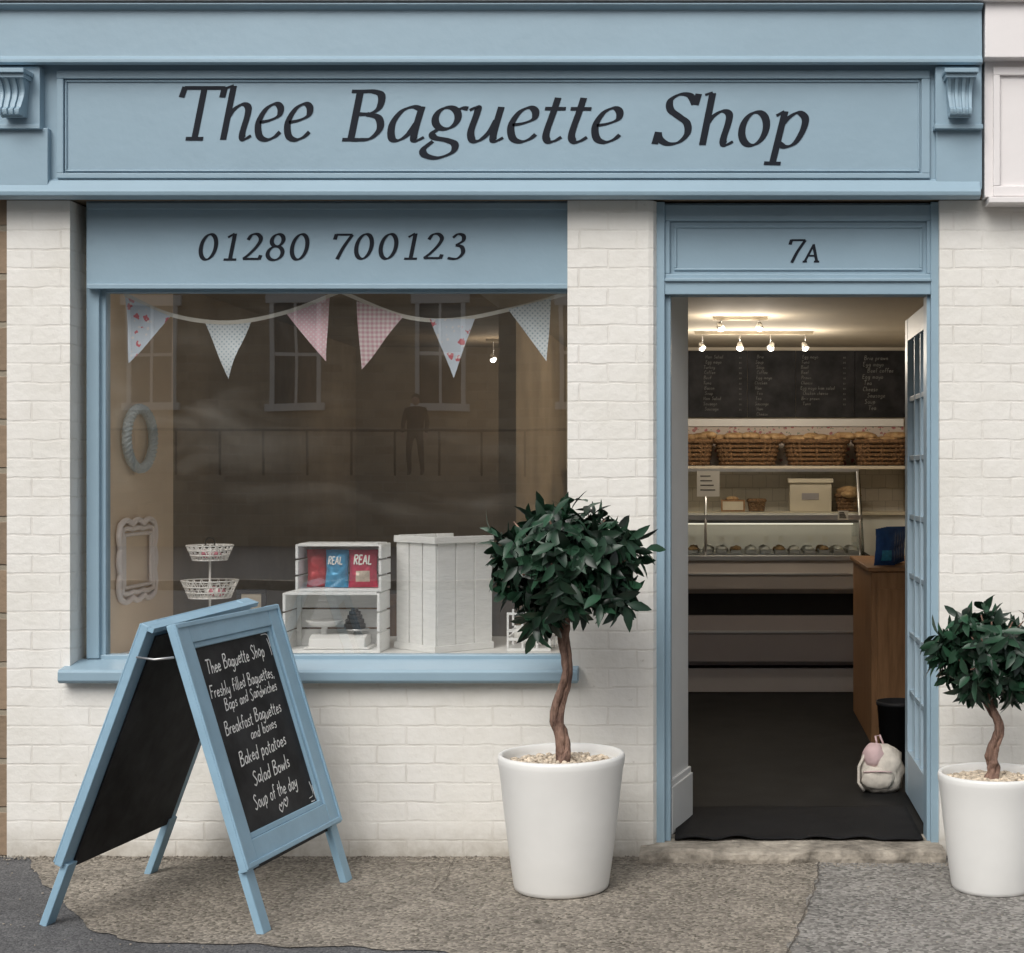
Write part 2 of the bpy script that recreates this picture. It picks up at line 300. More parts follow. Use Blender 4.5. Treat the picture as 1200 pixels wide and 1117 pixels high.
H={
'a':(.5,[[(.4,.45),(.2,.5),(.05,.25),(.18,0),(.38,.2),(.42,.48)],[(.42,.48),(.4,.1),(.5,0)]]),
'b':(.5,[[(.08,1),(.08,0)],[(.08,.3),(.25,.5),(.42,.3),(.3,0),(.08,.05)]]),
'c':(.44,[[(.4,.42),(.2,.5),(.05,.25),(.18,0),(.42,.08)]]),
'd':(.5,[[(.38,.4),(.2,.5),(.05,.25),(.18,0),(.38,.15)],[(.42,1),(.4,0)]]),
'e':(.46,[[(.06,.25),(.4,.3),(.25,.5),(.06,.3),(.15,.02),(.42,.08)]]),
'f':(.38,[[(.4,.92),(.25,1),(.18,.8),(.16,0)],[(.02,.5),(.35,.52)]]),
'g':(.5,[[(.4,.45),(.2,.5),(.05,.25),(.18,.02),(.38,.2)],[(.42,.48),(.38,-.2),(.2,-.35),(.05,-.25)]]),
'h':(.47,[[(.08,1),(.08,0)],[(.08,.3),(.25,.5),(.38,.35),(.38,0)]]),
'i':(.22,[[(.1,.5),(.1,0)],[(.1,.7),(.13,.74)]]),
'k':(.45,[[(.08,1),(.08,0)],[(.36,.5),(.1,.2)],[(.16,.27),(.38,0)]]),
'l':(.22,[[(.08,1),(.08,.05),(.16,0)]]),
'm':(.62,[[(.05,.5),(.05,0)],[(.05,.3),(.18,.5),(.28,.35),(.28,0)],[(.28,.3),(.42,.5),(.52,.35),(.52,0)]]),
'n':(.47,[[(.06,.5),(.06,0)],[(.06,.3),(.22,.5),(.36,.35),(.36,0)]]),
'o':(.48,[E(.24,.25,.18,.24,n=10)]),
'p':(.5,[[(.08,.5),(.06,-.35)],[(.08,.3),(.25,.5),(.42,.3),(.3,0),(.08,.05)]]),
'r':(.38,[[(.06,.5),(.06,0)],[(.06,.28),(.2,.48),(.34,.46)]]),
's':(.4,[[(.34,.44),(.18,.5),(.1,.36),(.3,.2),(.28,.02),(.05,.04)]]),
't':(.36,[[(.16,.85),(.14,.1),(.3,.02)],[(0,.55),(.32,.57)]]),
'u':(.5,[[(.06,.5),(.08,.1),(.22,0),(.38,.2),(.4,.5)],[(.4,.5),(.4,0)]]),
'w':(.6,[[(.04,.5),(.14,.02)],[(.14,.02),(.28,.42)],[(.28,.42),(.4,.02)],[(.4,.02),(.54,.5)]]),
'x':(.42,[[(.04,.5),(.36,0)],[(.36,.5),(.04,0)]]),
'y':(.48,[[(.06,.5),(.1,.15),(.24,.1),(.38,.3)],[(.42,.5),(.36,-.2),(.18,-.35),(.04,-.26)]]),
'B':(.62,[[(.1,1),(.08,0)],[(.05,.98),(.4,1),(.48,.75),(.12,.53)],[(.12,.53),(.5,.45),(.48,.08),(.05,0)]]),
'F':(.52,[[(.1,1),(.08,0)],[(.05,1),(.5,.98)],[(.1,.55),(.4,.55)]]),
'S':(.56,[[(.48,.88),(.28,1),(.1,.8),(.3,.52),(.46,.25),(.26,0),(.04,.12)]]),
'T':(.56,[[(.28,1),(.26,0)],[(0,1),(.56,.98)]]),
'H':(.6,[[(.08,1),(.08,0)],[(.48,1),(.48,0)],[(.08,.5),(.48,.52)]]),
'P':(.55,[[(.1,1),(.08,0)],[(.05,.98),(.42,1),(.5,.7),(.12,.5)]]),
'C':(.56,[[(.5,.85),(.3,1),(.08,.6),(.16,.08),(.46,.1)]]),
'R':(.58,[[(.1,1),(.08,0)],[(.05,.98),(.42,1),(.5,.7),(.12,.5)],[(.22,.5),(.5,0)]]),
'E':(.52,[[(.1,1),(.08,0)],[(.1,1),(.48,.98)],[(.1,.52),(.4,.52)],[(.08,0),(.48,.02)]]),
'A':(.6,[[(.04,0),(.28,1)],[(.28,1),(.54,0)],[(.14,.35),(.44,.35)]]),
'L':(.5,[[(.1,1),(.08,0)],[(.08,0),(.46,.02)]]),
',':(.2,[[(.1,.08),(.04,-.12)]]),
'<':(.8,[[(.35,0),(.02,.4),(.15,.72),(.35,.45)],[(.35,.45),(.55,.72),(.68,.4),(.35,0)]]),
' ':(.34,[])}
def cr(pts,n=7):
    if len(pts)<3: 
        a,b=pts; return [(a[0]+(b[0]-a[0])*t/3,a[1]+(b[1]-a[1])*t/3) for t in range(4)]
    P=[pts[0]]+list(pts)+[pts[-1]]
    if math.dist(pts[0],pts[-1])<1e-6: P[0]=pts[-2]; P[-1]=pts[1]
    out=[]
    for i in range(1,len(P)-2):
        p0,p1,p2,p3=P[i-1:i+3]
        for k in range(n):
            t=k/n
            out.append(tuple(.5*((2*p1[a])+(-p0[a]+p2[a])*t+(2*p0[a]-5*p1[a]+4*p2[a]-p3[a])*t*t+(-p0[a]+3*p1[a]-3*p2[a]+p3[a])*t**3) for a in(0,1)))
    out.append(P[-2]); return out
def textw(s,font,track=0): return sum(font[c][0]+track for c in s)
def write(mb,s,font,mapf,mt,sx,sy,slant=.2,pen=None,w=.05,track=0,jit=0,n=7):
    x=0; k=0
    for ch in s:
        adv,strokes=font[ch]
        oy=random.uniform(-jit,jit)
        for st in strokes:
            P=cr(st,n); k+=1
            vs=[];m=len(P)
            for i,(a,b) in enumerate(P):
                p=P[max(0,i-1)];q=P[min(m-1,i+1)]
                if math.dist(st[0],st[-1])<1e-6:
                    if i==0: p=P[-2]
                    if i==m-1: q=P[1]
                dx,dy=q[0]-p[0],q[1]-p[1]; l=math.hypot(dx,dy) or 1; dx/=l;dy/=l
                if pen:
                    ang=math.atan2(dy,dx); wd=pen[0]+(pen[1]-pen[0])*abs(math.sin(ang-math.radians(pen[2])))**1.3
                else: wd=w
                for sg in(1,-1):
                    uu=a-dy*wd/2*sg; vv=b+dx*wd/2*sg+oy
                    vs.append(mapf((x+uu+slant*vv)*sx,vv*sy,(k%6)*.00012))
            mb.add(vs,[(2*i,2*i+1,2*i+3,2*i+2) for i in range(m-1)],mt)
        x+=adv+track
def facade_text(s,font,px0,px1,py_base,cap_px,y,mt,parent,name,pen,track=.03,slant=.2,tilt=0):
    mb=M(); sx=(X(px1,y)-X(px0,y))/(textw(s,font,track)-track); sy=cap_px/300*(D+y)/D
    x0=X(px0,y); z0=Z(py_base,y)
    write(mb,s,font,lambda u,v,k:(x0+u,y-.0015-k,z0+v-tilt*u),mt,sx,sy,slant*sy/sx,pen=pen,track=track)
    return mb.obj(name,parent)
# ================================================================ BUILDING
shop=empty('bakery_shop_building')
w=M()
zt=Z(235)
w.box(X(8),X(82),0,.17,-.05,zt,WHITEB)
w.box(X(82),X(665),0,.17,-.05,Z(797),WHITEB)
w.box(X(1101),X(1900),0,.17,-.05,zt,WHITEB)
w.obj('white_brick_wall',shop)
w=M()
w.box(X(665),X(760),0,.17,-.05,zt,WHITEB)
vs=[(X(760),0),(X(765.5),.006),(X(769),.03),(X(769),.17),(X(760),.17)]
n=len(vs); w.add([(a,b,-.05) for a,b in vs]+[(a,b,zt) for a,b in vs],[(i,(i+1)%n,n+(i+1)%n,n+i) for i in range(n)],WHITEB)
w.obj('door_pier',shop)
w=M(); w.box(X(-900),X(1900),.0,.35,Z(233),Z(-900),STONE); w.obj('upper_wall',shop)
# fascia
f=M(); yf=-.07
f.box(X(-30,yf),X(1151,yf),yf,-.001,Z(222,yf),Z(60,yf),BLUE)
yb=-.085
for a,b,c,d in((66,1090,82,92),(66,1090,203,209),(66,74,92,203),(1080,1090,92,203)):
    f.box(X(a,yb),X(b,yb),yb,yf+.001,Z(d,yb),Z(c,yb),BLUE)
yb2=-.078
for a,b,c,d in((76,1078,94,96),(76,1078,199,201),(76,78,96,199),(1076,1078,96,199)):
    f.box(X(a,yb2),X(b,yb2),yb2,yf+.001,Z(d,yb2),Z(c,yb2),BLUE)
f.box(X(-30,-.1),X(56,-.1),-.10,yf+.001,Z(222,-.1),Z(150,-.1),BLUE)
f.box(X(1097,-.09),X(1151,-.09),-.09,yf+.001,Z(222,-.09),Z(150,-.09),BLUE)
pr=[(-.001,Z(234)),(-.085,Z(234,-.085)),(-.115,Z(229,-.115)),(-.118,Z(224,-.118)),(-.10,Z(217,-.1)),(-.088,Z(212,-.088)),(-.07,Z(210,-.07)),(-.001,Z(210))]
f.prof(pr,X(-40),X(1149,-.1),BLUE)
f.obj('sign_fascia',shop,bevel=.003)
f=M()
pr=[(-.001,Z(74)),(-.13,Z(76,-.13)),(-.145,Z(73,-.145)),(-.145,Z(69,-.145)),(-.13,Z(66,-.13)),(-.125,Z(12,-.125)),(-.15,Z(8,-.15)),(-.16,Z(5,-.16)),(-.16,Z(3.5,-.16)),(-.001,Z(2))]
f.prof(pr,X(-40),X(1152,-.15),BLUE)
f.obj('cornice',shop,bevel=.002)
f=M(); f.box(X(-200),X(1500),-.17,-.001,Z(2.0,-.16)+.004,Z(-14,-.2),PINKW); f.obj('cornice_capping',shop,bevel=.004)
def bracket(cx,name):
    b=M()
    xc=X(cx,-.11); 
    b.box(xc-.088,xc+.088,-.112,yf+.001,Z(148,-.11),Z(78,-.11),BLUE)
    b.box(xc-.093,xc+.093,-.125,yf+.001,Z(151,-.12),Z(146,-.12),BLUE)
    b.box(xc-.064,xc+.064,-.20,-.11,Z(86,-.18),Z(81,-.18),BLUE)
    b.box(xc-.058,xc+.058,-.185,-.11,Z(91,-.18),Z(86,-.18),BLUE)
    zt_=Z(91,-.17); zb=Z(136,-.15); H_=zt_-zb
    for k in range(7):
        fr=(k-3)/3
        pr=[(-.111,zt_)]
        for i in range(15):
            t=i/14; yy=-.172+.02*math.sin(t*math.pi*1.6)+.028*t - (.012 if t>.85 else 0)
            pr.append((yy-(.009 if k%2==0 else 0),zt_-H_*t))
        pr.append((-.111,zb))
        x0=xc+fr*.043-.0072; x1=xc+fr*.043+.0072
        vs=[];n=len(pr)
        for xx in(x0,x1):
            for yy,zz in pr:
                t=(zt_-zz)/H_; vs.append((xc+(xx-xc)*(1-.2*t),yy,zz))
        b.add(vs,[(i,(i+1)%n,n+(i+1)%n,n+i) for i in range(n)]+[tuple(range(n)),tuple(range(n,2*n))],BLUE)
    b.tube([(xc-.042,-.148,zb+.004),(xc+.042,-.148,zb+.004)],.011,BLUE)
    b.obj(name,shop,bevel=.0015)
bracket(20,'console_bracket_a'); bracket(1123,'console_bracket_b')
nb=empty('neighbour_shopfront')
f=M(); f.box(X(1153.5,-.07),X(1900),-.075,-.001,Z(235),Z(60),PINKW); f.box(X(1154,-.13),X(1900),-.14,-.001,Z(68,-.13),Z(3),PINKW)
f.box(X(1164,-.085),X(1900),-.09,-.074,Z(88,-.09),Z(78,-.09),PINKW); f.box(X(1164,-.085),X(1900),-.09,-.074,Z(230,-.09),Z(218,-.09),PINKW); f.box(X(1164,-.085),X(1172,-.085),-.09,-.074,Z(218,-.09),Z(88,-.09),PINKW)
f.box(X(1153.5),X(1900),-.11,-.001,Z(238,-.1),Z(231,-.1),PINKW)
f.obj('neighbour_fascia',nb,bevel=.003)
f=M(); f.box(X(-900),X(7.5),.02,.35,-.05,Z(233),STONE); f.obj('stone_neighbour_house')
# phone number board + window frame
f=M(); ys=.06
f.box(X(101,ys),X(664),ys,.17,Z(337,ys),zt+.01,BLUE)
f.box(X(101,ys-.012),X(664),ys-.012,ys+.001,Z(339,ys),Z(333,ys),BLUE)
f.box(X(101,ys-.012),X(664),ys-.012,ys+.001,Z(246,ys),zt,BLUE)
yw=.09
zs=Z(772,yw)
f.box(X(101,yw),X(116,yw),yw,.17,zs,Z(337,ys),BLUE)
f.box(X(116,yw+.02),X(124,yw+.02),yw+.02,.16,zs,Z(337,ys),BLUE)
f.box(X(668,yw),X(690,yw),yw,.165,zs,Z(337,ys),BLUE)
f.box(X(101,yw+.02),X(690,yw),yw+.022,.16,Z(343,yw+.02),Z(336,ys),BLUE)
f.box(X(101,yw+.01),X(690,yw),yw+.012,.168,zs-.03,Z(768,yw),BLUE)
f.obj('shop_window_frame',shop,bevel=.003)
f=M()
pr=[(.12,Z(797)),(-.055,Z(801,-.055)),(-.065,Z(798,-.065)),(-.065,Z(788,-.065)),(-.055,Z(785,-.055)),(.092,Z(773,.09)),(.12,Z(772,.12))]
f.prof(pr,X(69,-.05),X(677,-.05),BLUE); f.obj('window_sill',shop,bevel=.003)
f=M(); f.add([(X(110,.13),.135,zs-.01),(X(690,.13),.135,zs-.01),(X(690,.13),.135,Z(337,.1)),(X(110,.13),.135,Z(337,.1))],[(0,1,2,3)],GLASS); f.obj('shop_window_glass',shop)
# door surround
f=M(); yd=.03
f.box(X(769,yd),X(779,yd),yd,.17,.045,zt,BLUE); f.box(X(779,yd+.03),X(786,yd+.03),yd+.03,.165,.045,Z(345,yd),BLUE)
f.box(X(1091,yd),X(1101.5,yd),yd,.17,.045,zt,BLUE); f.box(X(1086,yd+.03),X(1091,yd+.03),yd+.03,.165,.045,Z(345,yd),BLUE)
yt=.06
f.box(X(779,yd),X(1091,yd),yt,.168,Z(345,yt),zt,BLUE)
for a,b,c,d in((779,1091,240,259),(779,1091,321,328),(779,785,259,321),(1086,1091,259,321)):
    f.box(X(a,.045),X(b,.045),.042,yt+.001,Z(d,.045),Z(c,.045),BLUE)
for a,b,c,d in((790,1081,264,267),(790,1081,314,317),(790,793,267,314),(1078,1081,267,314)):
    f.box(X(a,.05),X(b,.05),.053,yt+.001,Z(d,.05),Z(c,.05),BLUE)
f.box(X(779,.03),X(1091,.03),.034,.1,Z(345,.03),Z(328,.03),BLUE)
f.box(X(779,.02),X(1091,.02),.022,.1,Z(330,.03),Z(326,.03),BLUE)
f.obj('door_surround',shop,bevel=.003)
pen=(.045,.125,25)
facade_text('Thee',F,201,362,164,62,yf,INK,shop,'sign_word_thee',pen)
facade_text('Baguette',F,398,726,165,59,yf,INK,shop,'sign_word_baguette',pen,tilt=.006)
facade_text('Shop',F,765,946,169,60,yf,INK,shop,'sign_word_shop',pen,tilt=.02)
facade_text('01280',F,229,362,305,37,.06,INK,shop,'phone_number_code',(.055,.12,20),track=.05)
facade_text('700123',F,385,545,304,36,.06,INK,shop,'phone_number_digits',(.055,.12,20),track=.05)
facade_text('7',F,919,940,308,33,.06,INK,shop,'door_number',(.055,.12,20))
facade_text('A',F,941,960,307,30,.06,INK,shop,'door_letter',(.055,.12,20),slant=.12)
# interior shell
FL=.05
r=M()
XL,XR,YB=-2.78,1.35,5.75; CZ=2.45
r.box(XL-.1,XR+.1,.17,YB+.1,FL-.1,FL,FLOOR); r.obj('shop_floor',shop)
r=M(); r.box(-1.3,XR+.1,.17,YB+.1,CZ,CZ+.16,CEIL); r.box(XL-.1,-1.3,.17,YB+.1,CZ,CZ+.16,ROOM)
r.obj('shop_ceiling',shop)
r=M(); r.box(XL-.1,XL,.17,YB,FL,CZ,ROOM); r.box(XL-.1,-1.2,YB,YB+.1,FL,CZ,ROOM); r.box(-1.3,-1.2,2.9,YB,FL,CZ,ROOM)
r.box(-1.199,XR+.1,YB,YB+.1,FL,CZ,PLASTER); r.box(XR,XR+.1,.17,YB,FL,CZ,PLASTER)
r.obj('interior_wall',shop)
r=M()
r.box(-2.56,-2.47,.171,.9,Z(775),CZ-.001,PEACH); r.obj('display_side_wall',shop)
r=M(); zd=Z(768,.2)
r.box(-2.47,-.42,.171,.95,zd-.04,zd,WHITE); r.box(-2.47,-.42,.93,.95,FL,zd-.041,WHITE); r.obj('window_display_shelf',shop,bevel=.003)
r=M()
a=(X(783,.17),.171);b=(X(807,.5),.5);c=(X(807,.5)-.08,.5);d=(X(783,.17)-.2,.171)
def pr_xy(mb,pts,z0,z1,mt):
    n=len(pts); mb.add([(p[0],p[1],z0) for p in pts]+[(p[0],p[1],z1) for p in pts],[(i,(i+1)%n,n+(i+1)%n,n+i) for i in range(n)]+[tuple(range(n)),tuple(range(n,2*n))],mt)
pr_xy(r,[a,b,c,d],FL,CZ-.001,WHITE)
r.obj('entrance_wall',shop,bevel=.01)
r=M(); o=.018
pr_xy(r,[(a[0]+o,a[1]),(b[0]+o,b[1]-.0),(b[0]-.002,b[1]+.01),(a[0]-.002,a[1])],FL,FL+.19,WHITE)
pr_xy(r,[(a[0]+o*.6,a[1]),(b[0]+o*.6,b[1]),(b[0]-.003,b[1]+.008),(a[0]-.003,a[1])],FL+.19,FL+.215,WHITE)
r.obj('skirting_board',shop,bevel=.003)
# door leaf (open inwards)
dl=empty('open_shop_door')
r=M(); xh=X(1086,.17)+.005; y0,y1=.18,.98; z0,z1=FL+.012,Z(348,.1)-.01
T=.042
def dbox(ya,yb_,za,zb,mt,e=0): r.box(xh-e,xh+T+e,ya,yb_,za,zb,mt)
dbox(y0,y0+.09,z0,z1,DOORB); dbox(y1-.09,y1,z0,z1,DOORB)
dbox(y0+.09,y1-.09,z0,z0+.2,DOORB,-.001); dbox(y0+.09,y1-.09,z1-.1,z1,DOORB,-.001)
gz0=z0+.2; gz1=z1-.1
for i in (1,2): 
    yy=y0+.09+(y1-y0-.18)*i/3; r.box(xh+.006,xh+T-.006,yy-.011,yy+.011,gz0,gz1,DOORB)
for i in range(1,7):
    zz=gz0+(gz1-gz0)*i/7; r.box(xh+.008,xh+T-.008,y0+.09,y1-.09,zz-.011,zz+.011,DOORB)
r.obj('door_frame',dl,bevel=.002)
r=M(); r.add([(xh+.02,y0+.09,gz0),(xh+.02,y1-.09,gz0),(xh+.02,y1-.09,gz1),(xh+.02,y0+.09,gz1)],[(0,1,2,3)],GLASS2); r.obj('door_panes',dl)
# step
st=M(); nx=60
vs=[];fs=[]
prof=[(-.11,-.02),(-.112,.02),(-.105,.042),(-.09,.05),(-.04,.051),(.04,.052),(.175,.052)]
for i in range(nx+1):
    x=X(751)+(X(1104)-X(751))*i/nx
    for j,(yy,zz) in enumerate(prof):
        k=noise.noise(Vector((x*7,yy*9,zz*9)))*.016 + noise.noise(Vector((x*25,yy*30,3)))*.010
        if j>=5: k=0
        vs.append((x,yy+k*(1 if j<4 else .2),zz+(k*.6 if j>1 else 0)))
m_=len(prof)
for i in range(nx):
    for j in range(m_-1): fs.append((i*m_+j,(i+1)*m_+j,(i+1)*m_+j+1,i*m_+j+1))
fs+=[tuple(range(m_)),tuple(range(nx*m_,(nx+1)*m_))]
st.add(vs,fs,STEP); st.obj('door_step')
mm=M(); vs=[];fs=[];nx,ny=50,24
for i in range(nx+1):
    for j in range(ny+1):
        u=i/nx;v=j/ny
        x=-.2+(.79+.2-.01)*u; y=.05+.62*v
        e=max(0,1-v*7)
        z=FL+.012+e*.03*abs(noise.noise(Vector((u*6,0,0))))+.005*noise.noise(Vector((u*5,v*5,2)))
        y+= -.03*e*noise.noise(Vector((u*5,5,0)))
        vs.append((x,y,z))
for i in range(nx):
    for j in range(ny): a_=i*(ny+1)+j; fs.append((a_,a_+ny+1,a_+ny+2,a_+1))
mm.add(vs,fs,RUBBER,True); o=mm.obj('door_mat'); md=o.modifiers.new('t','SOLIDIFY'); md.thickness=.006; md.offset=-1
# ================================================================ INTERIOR FURNITURE
cy=4.3
cn=empty('deli_display_counter')
c=M(); cl,crr=-1.0,X(1010,cy)
def cz(p): return Z(p,cy)
c.box(cl,crr-.02,cy+.05,cy+.85,FL,cz(785),TAUPE2)
c.box(cl,crr-.02,cy+.03,cy+.06,FL,cz(784),TAUPE2)
c.prof([(cy+.02,cz(780)),(cy-.02,cz(775)),(cy-.02,cz(742)),(cy+.02,cz(722)),(cy+.85,cz(722)),(cy+.85,cz(780))],cl,crr,TAUPE)
c.box(cl,crr,cy-.026,cy+.03,cz(742),cz(739),METAL)
c.box(cl,crr-.03,cy+.07,cy+.85,cz(722),cz(696),DARK)
c.prof([(cy+.03,cz(696)),(cy-.03,cz(690)),(cy-.04,cz(672)),(cy-.01,cz(657)),(cy+.85,cz(657)),(cy+.85,cz(696))],cl,crr,TAUPE2)
c.box(cl,crr,cy-.045,cy-.02,cz(674),cz(671),METAL)
c.box(cl,crr,cy-.03,cy+.03,cz(657),cz(651),METAL)
c.prof([(cy+.0,FL),(cy+.86,FL),(cy+.86,cz(551)),(cy+.3,cz(551)),(cy+.12,cz(600)),(cy-.04,cz(640)),(cy-.05,cz(690)),(cy-.0,cz(722))],crr,crr+.012,GLASS2)
c.prof([(cy+.02,FL+.1),(cy+.86,FL+.1),(cy+.86,cz(650)),(cy-.05,cz(650)),(cy-.05,cz(690)),(cy-.0,cz(722)),(cy-.04,cz(745)),(cy-.03,cz(776)),(cy+.02,cz(782))],crr+.014,crr+.05,DARK)
c.obj('cabinet',cn,bevel=.003)
c=M()
z_=cz(607)
c.box(cl,crr,cy+.04,cy+.075,z_-.018,z_+.018,METAL)
c.box(cl,crr,cy+.24,cy+.27,cz(553),cz(549),METAL); c.box(cl,crr,cy+.27,cy+.8,cz(551),cz(550),GLASS2)
for xx in (cl,X(825,cy),crr-.02): 
    c.tube([(xx+.01,cy-.01,cz(652)),(xx+.01,cy+.05,cz(607)),(xx+.01,cy+.25,cz(552))],.009,METAL)
c.box(cl,crr,cy+.1,cy+.8,cz(612)-.01,cz(612),METAL)
c.box(cl,crr,cy+.1,cy+.8,cz(650)-.01,cz(650),METAL)
c.box(cl,crr,cy+.12,cy+.8,cz(608),cz(605),TAUPE2)
c.obj('metal_frame',cn)
c=M()
c.add([(cl,cy-.012,cz(651)),(crr,cy-.012,cz(651)),(crr,cy+.045,cz(609)),(cl,cy+.045,cz(609))],[(0,1,2,3)],GLASS2)
c.add([(cl,cy+.05,cz(604)),(crr,cy+.05,cz(604)),(crr,cy+.245,cz(552)),(cl,cy+.245,cz(552))],[(0,1,2,3)],GLASS2); c.obj('counter_glass',cn)
c=M()
for i in range(12):
    xx=X(812+i*17,cy+.2)
    c.box(xx-.035,xx+.035,cy+.1,cy+.36,cz(650)+.001,cz(646),METAL)
    c.blob((xx,cy+.25,cz(645)),(.035,.1,.02),[BREAD,PAPER,WHITE][i%3],jit=.2)
    if i%3!=1: c.box(xx-.016,xx+.018,cy+.06,cy+.063,cz(636),cz(629),PAPER)
    c.blob((xx,cy+.5,cz(648)),(.04,.1,.03),[WHITE,BREAD,PAPER][(i+1)%3],jit=.2)
LEDW=mat('tube_light',(.9,.9,.8),em=(1,.93,.75),ems=1.0,bump=0)
c.box(cl+.05,crr-.05,cy+.1,cy+.12,cz(613)-.012,cz(613)-.006,LEDW)
c.obj('food_trays_and_labels',cn)
def card(px,py,w_,h_,y,name,mt=PAPER):
    q=M(); x=X(px,y);z=Z(py,y); q.box(x-w_/2,x+w_/2,y,y+.006,z-h_/2,z+h_/2,mt)
    for k in range(4): q.box(x-w_*.35,x+w_*(.1+.07*k),y-.002,y,z+h_*(.3-.18*k)-.004,z+h_*(.3-.18*k)+.004,CHALKD)
    q.obj(name,cn)
card(830,567,.15,.17,cy+.02,'allergen_notice'); card(988,604,.07,.06,cy+.0,'price_card')
yb_=5.35
sh=empty('rear_shelf_unit')
q=M(); q.box(-1.15,XR-.01,yb_,YB-.002,FL,Z(604,yb_),WHITE); q.box(-1.15,XR-.01,yb_-.03,YB-.002,Z(604,yb_)+.001,Z(600,yb_),PLASTER)
q.box(-1.15,XR-.01,yb_+.0,YB-.002,Z(550,yb_),Z(546,yb_),PLASTER)
q.box(-1.15,XR-.01,YB-.03,YB-.002,Z(500,YB),Z(491,YB),WHITE)
q.obj('shelves',sh,bevel=.003)
TILE=mat_brick('white_wall_tile',(.62,.58,.50),(.60,.56,.48),(.45,.42,.36),bw=.1,rh=.1,mort=.003,bump=.2,dirt=False,rough=.25)
FLORAL=mat_pattern('floral_lining','floral',(.60,.52,.46),(.42,.18,.18),(.25,.3,.24))
q=M(); q.box(-1.15,XR-.01,YB-.012,YB-.001,Z(600,YB),Z(550,YB),TILE); q.box(-1.15,XR-.01,YB-.013,YB-.001,Z(546,YB),Z(500,YB),FLORAL); q.obj('tiled_splashback',sh)
def basket(x0,x1,y0,y1,z0,z1,name,fill=True):
    e=empty(name); q=M(); t=.85
    xm=(x0+x1)/2; ym=(y0+y1)/2
    n_=48 if fill else 28
    def ring(z,f,al=0):
        P=[]
        for i in range(n_):
            a=2*math.pi*i/n_; ca,sa=math.cos(a),math.sin(a)
            g=f+(al*.022*(1 if (i//2)%2 else -1))
            P.append((xm+math.copysign(abs(ca)**.4,ca)*(x1-x0)/2*g,ym+math.copysign(abs(sa)**.4,sa)*(y1-y0)/2*g,z))
        return P
    nrow=max(4,int((z1-z0)/.026))
    for k in range(nrow+1):
        fz=k/nrow; q.tube(ring(z0+(z1-z0)*fz,t+(1-t)*fz,1 if k%2 else -1),.0125,WICK,n=6,closed=True)
    q.tube(ring(z1+.006,1.04),.017,WICK,n=6,closed=True)
    R0=ring(z0,t-.02);R1=ring(z1,.98)
    for i in range(0,n_,2): q.tube([R0[i],R1[i]],.011,WICK,n=5)
    q.add(ring(z0+.004,t),[tuple(range(n_))],WICK)
    q.obj('woven_body',e)
    if fill:
        q=M(); k_=max(3,int((x1-x0)/.06))
        for k in range(k_):
            x=x0+.05+k*(x1-x0-.1)/(k_-1)
            a=random.uniform(-.9,.9)
            q.blob((x,ym+random.uniform(-.06,.03),z1+random.uniform(.01,.05)),(random.uniform(.04,.07),.12,.032),BREAD,n=10,m=8,tf=rotz((x,ym,z1),a),nz=.2)
        q.obj('bread_rolls',e)
for i,(a_,b_) in enumerate(((782,834),(839,913),(921,994),(1004,1064))):
    basket(X(a_,yb_+.02),X(b_,yb_+.02),yb_+.02,yb_+.33,Z(545,yb_)+.012,Z(518,yb_),'wicker_bread_basket')
basket(X(878,yb_),X(896,yb_),yb_+.05,yb_+.2,Z(600,yb_)+.012,Z(588,yb_),'small_wicker_basket',False)
basket(X(982,yb_),X(1008,yb_),yb_+.05,yb_+.2,Z(600,yb_)+.012,Z(582,yb_),'small_wicker_basket',True)
q=M(); q.box(X(926,yb_),X(975,yb_),yb_+.05,yb_+.25,Z(600,yb_)+.001,Z(566,yb_),PLASTER); q.box(X(924,yb_),X(977,yb_),yb_+.03,yb_+.27,Z(566,yb_)+.001,Z(561,yb_),PLASTER)
q.box(X(940,yb_),X(960,yb_),yb_+.045,yb_+.049,Z(586,yb_),Z(578,yb_),TAUPE); q.obj('bread_bin',None,bevel=.006)
q=M(); 
q.box(X(845,yb_),X(873,yb_),yb_+.05,yb_+.2,Z(600,yb_)+.001,Z(586,yb_),PINE); q.box(X(847,yb_),X(871,yb_),yb_+.048,yb_+.052,Z(598,yb_),Z(588,yb_),PLASTER); q.blob((X(858,yb_),yb_+.12,Z(585,yb_)),(.05,.04,.02),BREAD); q.obj('bread_crate')
# menu boards
mn=empty('chalk_menu_board')
q=M(); ym=YB-.04
for a_,b_ in [(760,806.5),(807,875.5),(876,932.3),(932.8,1001.5),(1002,1066)]: q.box(X(a_,ym),X(b_,ym),ym,YB-.002,Z(489,ym),Z(411,ym),BLACK)
q.obj('blackboard_panels',mn)
q=M()
words=['Ham Salad','Tuna','Chicken','Bacon','Cheese','Prawn','Egg mayo','Turkey','Beef','Sausage','Brie','Soup','Ham','Tea','Coffee']
def hw(s): return ''.join(ch if ch in H else 'a' for ch in s)
def mline(s,px,py,cap,mt=CHALKD):
    x0=X(px,ym); z0=Z(py,ym); k_=cap/157.
    write(q,hw(s),H,lambda u,v,k:(x0+u,ym-.002-k,z0+v),mt,k_*1.05,k_,.1,w=.12,track=.1,n=3)
for ci,(px,n_) in enumerate(((824,11),(884,12),(938,10),(1010,9))):
    for j in range(n_):
        py=420+j*6.1
        if ci==3: py=422+j*7.3
        cap=3.8 if ci<3 else 5.0
        mline(random.choice(words)+(' '+random.choice(words).lower() if random.random()<.2 and ci!=1 else ''),px+random.uniform(0,8 if ci==3 else 3),py,cap)
        if ci in(0,2): mline('s'*2,px+42+ci*4,py,cap*.8)
q.obj('menu_lettering',mn)
